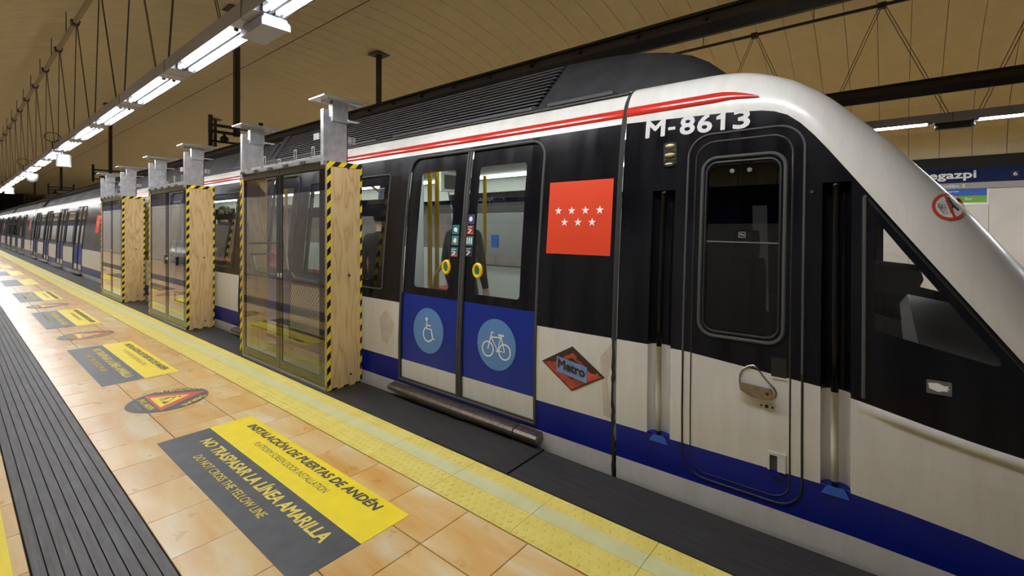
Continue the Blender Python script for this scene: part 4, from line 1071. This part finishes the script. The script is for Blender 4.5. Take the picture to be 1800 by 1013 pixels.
# ================================================================== MARKS ON THE LEAD CAR'S FIRST DOOR AND PANEL
dr, do = DOORS[0]
def dmap(off): return lambda u, v: (SX(v) + .012 - off, -u, v)
g = G(do); put_poly(g, circ2(-3.098, .626, .195, 48), dmap(.002)); g.build('wheelchair_disc', M_LBLUE, dr)
g = G(do); u0, v0 = -3.098, .626; mp = dmap(.004)
put_poly(g, circ2(u0 - .020, v0 + .098, .016, 14), mp)
put_stroke(g, [(u0 - .020, v0 + .078), (u0 - .016, v0 + .018), (u0 + .042, v0 + .016), (u0 + .066, v0 - .062), (u0 + .088, v0 - .060)], .014, mp)
put_stroke(g, [(u0 - .018, v0 + .048), (u0 + .034, v0 + .046)], .012, mp)
put_stroke(g, arc2(u0 + .004, v0 - .028, .062, 118, 322, 22), .013, mp)
g.build('wheelchair_symbol', M_WHITE, dr)
g = G(do); put_poly(g, circ2(-2.318, .632, .193, 48), dmap(.002)); g.build('bicycle_disc', M_LBLUE, dr)
g = G(do); u0, v0 = -2.318, .632
def st(p, w_=.011): put_stroke(g, [(u0 + a, v0 + b) for a, b in p], w_, mp)
for cx in (-.080, .088): put_stroke(g, circ2(u0 + cx, v0 - .042, .056, 28), .011, mp, 0, True)
st([(-.080, -.042), (-.047, .070), (-.046, .088), (-.022, .088)]); st([(-.052, .052), (.050, .060)]); st([(-.048, .050), (.020, -.040), (.050, .070)])
st([(.052, .060), (.088, -.042), (.020, -.044)]); st([(.024, .076), (.078, .076)], .016); st([(.050, .076), (.051, .055)])
st([(.006, -.052), (.034, -.030)], .014)
g.build('bicycle_symbol', M_WHITE, dr)
# small notices beside the door joint
cols = [(.03, .15, .16), (.07, .18, .16), (.05, .13, .17), (.06, .05, .13), (.16, .02, .02), (.05, .15, .15), (.03, .03, .04)]
k = 0
for y0, zs_ in ((2.858, (1.462, 1.372, 1.276)), (2.690, (1.548, 1.462, 1.372, 1.285))):
    for zz in zs_:
        g = G(do); put_poly(g, rrect(-y0, -y0 + .082, zz, zz + .078, .004, 2), dmap(.002)); nt_ = g.build('notice_sticker', pm('notice_%d' % k, cols[k], .4), dr)
        g = G(do); rr = random.Random(k); cu_, cv_ = -y0 + .041, zz + .040
        if k in (0, 1): put_poly(g, [(cu_ + .026 * rr.uniform(.5, 1) * math.cos(q), cv_ + .026 * rr.uniform(.5, 1) * math.sin(q)) for q in [PI / 5 * j for j in range(10)]], dmap(.0035))
        elif k == 3: put_poly(g, circ2(cu_, cv_, .020, 16), dmap(.0035))
        elif k == 5:
            for q in (-.024, 0, .024): put_poly(g, rrect(cu_ + q - .007, cu_ + q + .007, cv_ - .028, cv_ + .026, .006, 3), dmap(.0035))
        else:
            put_stroke(g, [(cu_ - .028, cv_ + .02), (cu_ + .020, cv_ + .022)], .006, dmap(.0035)); put_stroke(g, [(cu_ - .028, cv_ + .002), (cu_ + .005, cv_ + .004)], .006, dmap(.0035)); put_stroke(g, [(cu_ - .02, cv_ - .03), (cu_ + .015, cv_ + .0)], .012, dmap(.0035))
        g.build('notice_print', M_WHITE, dr)
        if k in (2, 4): g = G(do); put_poly(g, rrect(-y0 + .002, -y0 + .080, zz + .002, zz + .020, .002, 1), dmap(.003)); g.build('notice_red_band', M_RSIGN, dr)
        k += 1
# diamond emblem
mp = maps(.003)
D = [(-1.879, .596), (-1.635, .734), (-1.394, .578), (-1.637, .441)]
sc_ = lambda k: [(-1.636 + (u + 1.636) * k, .588 + (v - .588) * k) for u, v in D]
g = G(o1); put_poly(g, D, mp); em = g.build('diamond_emblem', M_METROB, car1)
g = G(o1); ou, inn = sc_(.93), sc_(.50)
def jag(a, b, n, amp, rr):
    return [(a[0] + (b[0] - a[0]) * i / n + rr.uniform(-amp, amp), a[1] + (b[1] - a[1]) * i / n - rr.uniform(0, amp * 2)) for i in range(n)]
rr = random.Random(5)
top = [ou[0]] + jag(ou[0], ou[1], 10, .006, rr)[1:] + jag(ou[1], ou[2], 14, .010, rr) + [ou[2]]
top = [(u, v - (.028 if 2 < i < len(top) - 3 else .0)) for i, (u, v) in enumerate(top)]
bot = [ou[2], ou[3], ou[0]]
v, f = patch2([(u, v) for u, v in top + [ou[3]]], [inn], [])
G(o1).add([maps(.0045)(a, b) for a, b in v], f).build('red_ring', M_METRO, em)
g = G(o1); put_poly(g, [(-1.755, .550), (-1.522, .516), (-1.522, .618), (-1.755, .652)][::1], maps(.006)); g.build('blue_label', M_METROL, em)
g = G(o1); shear = lambda u, v: maps(.0075)(u, v - .145 * (u + 1.755))
put_text(g, 'Metro', shear, -1.742, .582, .058, .205, .035); g.build('lettering', M_METROB, em)
g = G(o1); put_poly(g, [(-3.80, .655), (-3.68, .745), (-3.56, .62), (-3.60, .52), (-3.66, .43), (-3.74, .45)], maps(.0015)); g.build('faded_emblem_patch', M_GHOST, car1)
g = G(o1); put_poly(g, [(-1.352, .33), (-1.352, .80), (-1.43, .70), (-1.415, .55), (-1.405, .34)], maps(.0012)); g.build('yellowed_patch', M_GHOST, car1)
# ---- things inside the lead car
def pole(x, y, z0, z1, extra=None):
    g = G(o1).tube([(x, y, z0), (x, y, z1)], .024, 10)
    if extra: g.tube(extra, .017, 8)
    g.build('grab_pole', M_POLE, car1, True)
pole(3.12, 3.64, .13, 2.20, [(3.12, 3.64, .62), (3.06, 3.55, .70), (3.0, 3.42, 1.05), (3.0, 3.30, 1.18), (2.97, 3.05, 1.24)])
pole(3.33, 3.77, .13, 2.20); pole(4.55, 4.2, .13, 2.20); pole(4.9, 5.9, .13, 2.20); pole(3.4, 7.4, .13, 2.2); pole(3.3, 8.6, .13, 2.2); pole(3.3, 10.8, .13, 2.2)
pole(3.75, 5.2, .13, 2.2, [(3.75, 5.2, 1.9), (3.3, 5.1, 2.1)])
# white partition beside the door, red seats, overhead display, opposite notice
G(o1).box(2.80, 2.97, 3.56, 3.60, .13, 2.2).build('door_partition', M_INW, car1)
for a, b in ((4.15, 5.25), (7.8, 8.9), (11.5, 12.6)):
    for s_ in (0, 1):
        if a < 5: a, b = 4.85, 5.5
        if s_ and a < 5: a = 5.08
        p = [(2.76, .55), (3.22, .53), (3.22, .58), (2.86, .60), (2.78, 1.02), (2.74, 1.02)]
        p = [(2 * TC - x, z) for x, z in p] if s_ else p
        G(o1).prism(p, 'y', a, b).build('bench_seat', M_INRED, car1)
G(o1).box(3.55, 4.1, 3.95, 4.02, 1.93, 2.16).build('display_case', M_INW, car1); G(o1).box(3.60, 4.05, 3.94, 3.95, 1.96, 2.12).build('display_screen', M_BLACKPRINT, car1)
G(o1).box(5.190, 5.195, 4.52, 4.66, 1.22, 1.40).build('inside_notice', M_SIGNBLUE, car1)
# opposite doors' grey lower glass and window bar
G(o1).box(5.19, 5.21, 1.5, 16, 1.74, 1.82).build('opposite_window_bar', M_SEAL, car1)
G(o1).box(5.20, 5.212, 1.5, 5.05, 1.10, 1.74).build('opposite_door_pane', pm('frosted_grey', (.26, .26, .25), .5), car1)
# route map sticker inside the first window: number 2 struck through by red
G(o1).add([(SX(z) + .03, y, z) for y, z in ((3.99, 1.80), (3.885, 1.80), (3.885, 1.985), (3.99, 1.985))], [(0, 1, 2, 3)]).build('window_notice', pm('notice_navy', (.03, .05, .10), .5), car1)
g = G(o1); put_text(g, '2', lambda u, v: (SX(v) + .026, -u, v), -3.985, 1.92, .05, .035, .02); put_stroke(g, [(-3.98, 1.905), (-3.89, 1.908)], .006, lambda u, v: (SX(v) + .026, -u, v)); g.build('window_notice_print', M_WHITE, car1)
g = G(o1); put_stroke(g, [(-3.985, 1.84), (-3.90, 1.975)], .007, lambda u, v: (SX(v) + .025, -u, v)); g.build('window_notice_bar', M_RSIGN, car1)

# ================================================================== PLATFORM SCREEN UNITS
def screen_unit(ya, yb, label, dots):
    """boxed pair of platform doors: near plywood end at ya, far end at yb"""
    XF = 2.222; XB = 2.578; ZT_ = 2.13
    t = empty('platform_screen', (XF, ya, 0), label, 'screen door', 'boxed platform screen doors'); o = t.location
    def B(name, m, *a):
        g = G(o); g.box(*a); return g.build(name, m, t)
    # plywood ends
    pn = B('plywood_end', M_PLY, XF, XB, ya, ya + .018, .006, ZT_)
    pf_ = B('plywood_end', M_PLY, XF, XB - .06, yb - .018, yb, .006, ZT_)
    G(o).box(XF - .002, XF + .02, yb - .075, yb - .018, .03, ZT_ - .03).build('plywood_return', M_PLY, t)
    # hazard tape
    tw = .032
    def tape(*a): G(o).box(*a).build('hazard_tape', M_TAPE, t)
    tape(XF - .004, XF + tw, ya - .0025, ya, .006, ZT_ + .002); tape(XB - tw * .55, XB + .003, ya - .0025, ya, .03, ZT_ + .002)
    tape(XF + tw, XB - tw * .55, ya - .0025, ya, ZT_ - .044, ZT_ + .002)
    tape(XF + tw, XB, ya - .002, ya, .004, .020)
    tape(XF - .006, XF - .003, yb - .045, yb + .002, .03, ZT_ + .002); tape(XF - .006, XF + .05, yb, yb + .0025, .03, ZT_)
    tape(XB, XB + .0025, ya, ya + .03, .03, ZT_); tape(XB - .09, XB - .06, yb, yb + .0025, .03, ZT_)
    for x, z in ((XF + .21, ZT_ - .045), (XF + .22, 1.06), (XF + .235, .11)):
        G(o).cyl((x, ya - .007, z), .011, .007, 'y', 10).build('screw_head', M_POST, t)
    # sill, edge strips
    B('sill_rail', M_ALU, XF - .006, XF + .06, ya + .02, yb - .07, .002, .028)
    B('edge_profile', M_ALU, XF - .004, XF + .02, ya + .022, ya + .034, .03, ZT_ + .03)
    # two glass leaves: enamelled dark border around a clear pane
    y0, y1 = ya + .04, yb - .078; ym = (y0 + y1) / 2
    for a, b in ((y0, ym - .002), (ym + .002, y1)):
        lf = empty('glass_leaf', (0, 0, 0)); lf.parent = t; lf.location = (0, a - ya, .03); lo = (XF, a, .03)
        br = .105; bt = .075; bb = .085; zb, zt = .034, ZT_
        if a > ym: c0, c1 = a + .075, b - .062
        else: c0, c1 = a + .115, b - .060
        g = G(lo); xf = XF + .004
        for p in ((a, c0, zb, zt), (c1, b, zb, zt), (c0, c1, zb, zb + bb), (c0, c1, zt - bt, zt)): g.box(xf, xf + .010, *p)
        g.build('enamel_border', M_FRIT, lf)
        g = G(lo); g.add([(xf + .004, y, z) for y, z in ((c0, zb + bb), (c1, zb + bb), (c1, zt - bt), (c0, zt - bt))], [(0, 1, 2, 3)])
        g.build('clear_pane', M_PSDDOT if dots else M_PSDGL, lf)
        ky = b - .030 if a < ym else a + .030
        g = G(lo).sphere((xf - .002, ky, 1.01), .016, 10, 6, 0, (.5, 1, 1.5)); g.build('lock_knob', M_ALU, lf, True)
    G(o).box(XF + .003, XF + .006, ym - .003, ym + .003, .034, ZT_).build('meeting_gap', M_BSEAL, t)
    if dots:   # push bars behind the glass
        def yo(y): return y - 4.02 + ya
        xb = XF + .065
        G(o).tube([(xb, yo(5.90), 1.325), (xb, yo(5.1), 1.352), (xb, yo(5.05), 1.345), (xb, yo(5.01), 1.32), (xb, yo(4.99), 1.27), (xb, yo(4.94), 1.06)], .012, 8).build('push_bar', M_CHROME, t, True)
        G(o).tube([(xb, yo(4.86), 1.04), (xb, yo(4.80), .995), (xb, yo(4.33), .985)], .010, 8).build('push_bar', M_CHROME, t, True)
        G(o).tube([(xb, yo(5.88), 1.195), (xb, yo(5.25), 1.228), (xb, yo(5.19), 1.215), (xb, yo(5.15), 1.17), (xb, yo(5.13), 1.03)], .012, 8).build('push_bar', M_CHROME, t, True)
        G(o).tube([(xb, yo(5.80), 1.205), (xb, yo(5.77), 1.10), (xb, yo(5.70), 1.01), (xb, yo(5.62), .995), (xb, yo(5.26), 1.0)], .010, 8).build('push_bar', M_CHROME, t, True)
    # galvanised columns with head plates
    for y in (ya + .045, yb - .09):
        c = empty('steel_column', (0, 0, 0)); c.parent = t; c.location = (0, y - ya, 2.1); cl = (XF, y, 2.1)
        G(cl).box(2.206, 2.212, y, y + .05, 2.10, 2.62).box(2.206, 2.262, y - .004, y, 2.10, 2.62).box(2.262, 2.458, y + .006, y + .012, 2.10, 2.56).box(2.450, 2.458, y + .006, y + .08, 2.10, 2.56).build('column_channel', M_GALV, c)
        G(cl).box(2.298, 2.455, y - .008, y + .002, 2.52, 2.715).box(2.292, 2.300, y - .012, y + .06, 2.52, 2.715).build('column_head', M_GALV, c)
        G(cl).prism([(2.15, 2.712), (2.60, 2.712), (2.60, 2.724), (2.15, 2.724)], 'y', y - .12, y + .16).build('head_plate', M_ALU, c)
        G(cl).box(2.20, 2.56, y - .105, y - .098, 2.690, 2.712).box(2.20, 2.56, y + .02, y + .03, 2.680, 2.712).build('plate_rib', M_ALU, c)
        G(cl).box(2.455, 2.575, y - .02, y + .05, 2.546, 2.554).build('side_arm', M_ALU, c)
        if y == ya + .045:
            G(cl).box(2.458, 2.535, y - .004, y + .004, 2.328, 2.392).build('bolt_plate', M_GALV, c)
            for xx, zz in ((2.50, 2.375), (2.50, 2.345)): G(cl).cyl((xx, y - .007, zz), .007, .004, 'y', 8).build('bolt_hole', M_POST, c)
            G(cl).box(2.195, 2.206, y + .06, y + .16, 2.34, 2.40).build('slotted_lug', M_GALV, c)
    # header rail with upright slotted brackets
    B('header_rail', M_ALU, XF - .016, XF + .05, ya + .02, yb - .03, 2.134, 2.172)
    B('header_channel', M_GALV, XF + .0, XF + .09, ya + .05, yb - .05, 2.172, 2.200)
    for k in range(5):
        yy = ya + .28 + k * .36; h = (.10, .11, .05, .11, .08)[k]
        g = G(o).box(XF + .02, XF + .026, yy, yy + .010, 2.19, 2.20 + h).box(XF + .02, XF + .026, yy + .045, yy + .055, 2.19, 2.20 + h).box(XF + .02, XF + .026, yy + .01, yy + .045, 2.185 + h, 2.20 + h).box(XF + .0, XF + .06, yy, yy + .055, 2.185, 2.196)
        g.build('slotted_bracket', M_ALU, t)
        G(o).box(XF - .030, XF - .015, yy + .14, yy + .20, 2.138, 2.162).cyl((XF - .03, yy + .11, 2.15), .014, .03, 'x', 8).build('clamp', M_POST, t)
    # steel angle post at the back
    B('rear_post', M_GALV, XB - .04, XB - .035, ya + .03, ya + .07, .02, 2.10)
    return t
screen_unit(4.02, 6.01, 'nearest glass platform screen with steel push bars and dotted panes', True)
screen_unit(7.965, 9.965, 'middle of three plywood-ended glass platform screens', False)
screen_unit(11.88, 13.90, 'farthest of three plywood-ended glass platform screens', False)

# ================================================================== FLOOR SIGNS
def fmap(z): return lambda u, v: (v, -u, z)
def put_rect(g, x0, x1, y0, y1, z0, z1): g.box(x0, x1, y0, y1, z0, z1)
def floor_sign(y0, y1, label, mirror=False, x0=.935, xm=1.262, x1=1.552, text=True):
    t = empty('floor_sign', (x0, y0, 0), label, 'floor sign', 'rectangular warning signs stuck on the floor'); o = t.location
    G(o).box(xm, x1, y0, y1, .0004, .0018).build('yellow_panel', M_YSIGN, t)
    G(o).box(x0, xm, y0, y1, .0004, .0018).build('charcoal_panel', M_DSIGN, t)
    if not text: return t
    z = .0024; W = y1 - y0
    def line(body, v0, cap, u_in, wd, bold, m, sh=0):
        g = G(o); put_text(g, body, fmap(z), -y1 + u_in, v0, cap, wd, bold, sh, 0, (0, 0, 1)); g.build('lettering', m, t)
    line('INSTALACI\u00d3N DE PUERTAS DE AND\u00c9N', 1.452, .058, .19, W - .36, .030, M_DSIGN, .18)
    line('PLATFORM SCREEN DOOR INSTALLATION', 1.362, .044, .52, .96, .0, M_DSIGN, .2)
    line('NO TRASPASAR LA L\u00cdNEA AMARILLA', 1.138, .072, .20, W - .36, .030, M_YTEXT, .1)
    line('DO NOT CROSS THE YELLOW LINE', 1.030, .050, .42, 1.02, .005, M_YTEXT, .1)
    return t
floor_sign(1.972, 3.992, 'large yellow and charcoal Spanish warning sign on the floor, nearest to the viewer')
floor_sign(5.81, 7.84, 'yellow and charcoal floor sign beside the nearest glass screen, between two oval signs')
floor_sign(9.66, 11.68, 'yellow and charcoal floor sign, third from the viewer, past the second oval')
floor_sign(13.45, 15.45, 'yellow and charcoal floor sign, fourth from the viewer, beyond the third oval')
floor_sign(17.3, 19.3, 'pale distant yellow floor sign, fifth from the viewer', text=False)
floor_sign(21.1, 23.1, 'tiny distant yellow floor sign, sixth from the viewer', text=False)
floor_sign(24.9, 26.9, 'farthest tiny yellow floor sign at the left edge', text=False)
t = empty('floor_sign', (-.1, 2.9, 0), 'yellow sign cut off at the bottom left corner, left of the ribbed strip', 'floor sign', 'rectangular warning signs stuck on the floor')
G(t.location).box(-.13, .183, 1.9, 3.95, .0004, .0018).build('yellow_panel', M_YSIGN, t); G(t.location).box(-.45, -.13, 1.9, 3.95, .0004, .0018).build('charcoal_panel', M_DSIGN, t)
def oval_sign(yc, label):
    xc, r = 1.237, .297; t = empty('oval_floor_sign', (xc, yc, 0), label, 'floor sign', 'round roadworks signs stuck on the floor'); o = t.location
    def plate(name, poly, z, m):
        g = G(o); put_poly(g, poly, fmap(z)); return g.build(name, m, t)
    g = G(o); n_ = 48; pts = circ2(-yc, xc, r, n_)
    g.add([fmap(.0004)(*p) for p in pts] + [fmap(.0018)(*p) for p in pts], [tuple(range(n_, 2 * n_))] + [(k, (k + 1) % n_, n_ + (k + 1) % n_, n_ + k) for k in range(n_)]); g.build('charcoal_disc', M_DSIGN, t)
    def tri_(k): return [(-yc - .250 * k, xc - .115 - .028 * (k - 1) * 4 * 0 + (1 - k) * .055), (-yc + .250 * k, xc - .115 + (1 - k) * .055), (-yc, xc + .285 - (1 - k) * .36)]
    plate('red_triangle', tri_(1), .0024, M_RSIGN); plate('yellow_triangle', tri_(.66), .0030, M_YSIGN)
    g = G(o); mp = fmap(.0036); u0, v0 = -yc, xc
    put_poly(g, circ2(u0 - .005, v0 + .085, .014, 12), mp); put_stroke(g, [(u0 - .02, v0 + .065), (u0 - .045, v0 + .02), (u0 - .06, v0 - .05)], .020, mp); put_stroke(g, [(u0 - .045, v0 + .02), (u0 - .015, v0 - .02), (u0 - .02, v0 - .055)], .016, mp)
    put_stroke(g, [(u0 - .02, v0 + .055), (u0 + .02, v0 + .03), (u0 + .055, v0 - .01)], .010, mp); put_poly(g, [(u0 + .02, v0 - .055), (u0 + .105, v0 - .055), (u0 + .065, v0 - .005)], mp)
    g.build('digger_pictogram', M_DSIGN, t)
    def along(body, c0, ang, cap, wd, m, bold):
        ca, sa = math.cos(ang), math.sin(ang)
        g = G(o); put_text(g, body, lambda u, v: fmap(.0036)(c0[0] + ca * u - sa * v, c0[1] + sa * u + ca * v), -wd / 2, 0, cap, wd, bold, 0, 0, (0, 0, 1)); g.build('lettering', m, t)
    along('EN EL AND\u00c9N', (-yc, xc - .180), 0, .045, .34, M_YTEXT, .03)
    along('ON THE PLATFORM', (-yc, xc - .232), 0, .022, .22, pm('dim_text', (.35, .30, .12), .5), 0)
    along('ATENCI\u00d3N', (-yc - .178, xc + .125), 1.01, .050, .33, M_YTEXT, .03)
    along('OBRAS', (-yc + .185, xc + .125), -1.01, .050, .24, M_YTEXT, .03)
oval_sign(4.93, 'round charcoal floor sign with red roadworks triangle, nearest of its kind')
oval_sign(8.74, 'round roadworks floor sign, second from the viewer')
oval_sign(12.55, 'round roadworks floor sign, third and palest from the viewer')

# ================================================================== PASSENGERS
def person(x, y, z, rz, label, jacket, h=1.72, pose='stand'):
    k = h / 1.72
    J = {'pelvis': (0, 0, .93, .135), 'waist': (0, .01, 1.08, .13), 'chest': (0, .01, 1.30, .155), 'neck0': (0, .0, 1.45, .075), 'neck': (0, .0, 1.50, .055), 'head0': (0, -.015, 1.57, .075), 'head1': (0, -.015, 1.66, .085), 'crown': (0, -.005, 1.705, .06),
         'hipL': (.09, 0, .88, .095), 'kneeL': (.10, -.02, .50, .065), 'ankL': (.10, .01, .09, .045), 'toeL': (.11, -.15, .035, .035),
         'hipR': (-.09, 0, .88, .095), 'kneeR': (-.10, -.02, .50, .065), 'ankR': (-.10, .01, .09, .045), 'toeR': (-.11, -.15, .035, .035),
         'shL': (.18, .01, 1.40, .07), 'elL': (.25, .02, 1.12, .05), 'wrL': (.10, -.20, 1.00, .032), 'haL': (.05, -.235, .985, .036),
         'shR': (-.18, .01, 1.40, .07), 'elR': (-.25, .02, 1.12, .05), 'wrR': (-.10, -.20, .98, .032), 'haR': (-.04, -.235, .965, .036)}
    if pose == 'hang':
        J['wrL'] = (.25, -.05, .88, .032); J['haL'] = (.25, -.07, .79, .036); J['wrR'] = (-.25, -.05, .88, .032); J['haR'] = (-.25, -.07, .79, .036)
    E_ = [('pelvis', 'waist'), ('waist', 'chest'), ('chest', 'neck0'), ('neck0', 'neck'), ('neck', 'head0'), ('head0', 'head1'), ('head1', 'crown')]
    for s_ in 'LR': E_ += [('pelvis', 'hip' + s_), ('hip' + s_, 'knee' + s_), ('knee' + s_, 'ank' + s_), ('ank' + s_, 'toe' + s_), ('chest', 'sh' + s_), ('sh' + s_, 'el' + s_), ('el' + s_, 'wr' + s_), ('wr' + s_, 'ha' + s_)]
    nm = list(J)
    # five fingers per hand, each its own short chain
    for s_ in 'LR':
        hx, hy, hz, _ = J['ha' + s_]; wx, wy, wz, _ = J['wr' + s_]; d = Vector((hx - wx, hy - wy, hz - wz)).normalized(); sd = Vector((0, 0, 1)).cross(d) if abs(d.z) < .8 else Vector((0, 1, 0)); sd.normalize()
        for q, (off, ln) in enumerate(((-.03, .055), (-.011, .075), (.009, .080), (.028, .070), (.05, .045))):
            b_ = Vector((hx, hy, hz)) + sd * off * .9; e1 = b_ + d * ln * .55 + sd * off * .15; e2 = e1 + d * ln * .4 - Vector((0, 0, .012))
            J['f%s%da' % (s_, q)] = (*e1, .0095); J['f%s%db' % (s_, q)] = (*e2, .008); E_ += [('ha' + s_, 'f%s%da' % (s_, q)), ('f%s%da' % (s_, q), 'f%s%db' % (s_, q))]
    nm = list(J)
    me = bpy.data.meshes.new('person'); me.from_pydata([(J[n_][0] * k, J[n_][1] * k, J[n_][2] * k) for n_ in nm], [(nm.index(a), nm.index(b)) for a, b in E_], [])
    tmp = bpy.data.objects.new('person_rig', me); C.objects.link(tmp)
    sk = tmp.modifiers.new('skin', 'SKIN'); sk.use_smooth_shade = True
    for i, n_ in enumerate(nm):
        r = J[n_][3] * k; d_ = me.skin_vertices[0].data[i]; d_.radius = (r, r); d_.use_root = (n_ == 'pelvis')
        if n_ in ('pelvis', 'waist', 'chest'): d_.radius = (r * 1.15, r * .8)
    sb = tmp.modifiers.new('sub', 'SUBSURF'); sb.levels = 1; sb.render_levels = 1
    bpy.context.view_layer.update()
    m2 = bpy.data.meshes.new_from_object(tmp.evaluated_get(bpy.context.evaluated_depsgraph_get()))
    bpy.data.objects.remove(tmp)
    m2.materials.clear()
    for m in (jacket, M_TROU, M_SKIN, M_BSEAL): m2.materials.append(m)
    hands = [Vector(J['ha' + s_][:3]) * k for s_ in 'LR']
    for p in m2.polygons:
        c = p.center
        p.material_index = 2 if c.z > 1.475 * k or min((c - hh).length for hh in hands) < .10 * k else 3 if c.z < .10 * k else 1 if c.z < .86 * k else 0
        p.use_smooth = True
    o = link(bpy.data.objects.new('person', m2)); o.location = (x, y, z); o.rotation_euler = (0, 0, rz)
    tag(o, label, 'person', 'passengers inside the train')
    hc = Vector((0, -.01, 1.655)) * k
    g = G(); g.sphere((hc.x, hc.y + .012, hc.z + .012), .104 * k, 14, 8, 0, (.88, 1.0, 1.0))
    g.v = [(a, b, c) if not (b < hc.y - .045 * k and c < hc.z + .05 * k) else (a * .6, hc.y - .03 * k, c) for a, b, c in g.v]
    g.v = [(a, b, max(c, hc.z - .05 * k)) for a, b, c in g.v]
    hair = g.build('hair', M_HAIR, o, True)
    for s_ in (-1, 1):
        G().sphere((s_ * .032 * k, -.098 * k, 1.632 * k), .009 * k, 8, 5).build('eye', M_BLACKPRINT, o, True)
        G().sphere((s_ * .085 * k, -.005 * k, 1.615 * k), .022 * k, 8, 6, 0, (.4, .8, 1.3)).build('ear', M_SKIN, o, True)
    G().sphere((0, -.108 * k, 1.605 * k), .014 * k, 8, 6, 0, (.8, 1, 1.5)).build('nose', M_SKIN, o, True)
    G().sphere((0, -.092 * k, 1.570 * k), .018 * k, 8, 5, 0, (1.4, .5, .35)).build('mouth', M_METRO, o, True)
    return o
person(3.12, 9.15, .13, -PI / 2 + .15, 'passenger in dark jacket with clasped hands behind glass between the near screens', M_JACK2, 1.72)
person(3.10, 4.45, .13, PI / 2 + .4, 'passenger in black clothes behind the narrow window right of the nearest plywood', M_JACK, 1.56, 'hang')
person(3.10, 3.13, .13, PI / 2, 'passenger in black coat behind the bicycle door window', M_JACK, 1.62, 'hang')
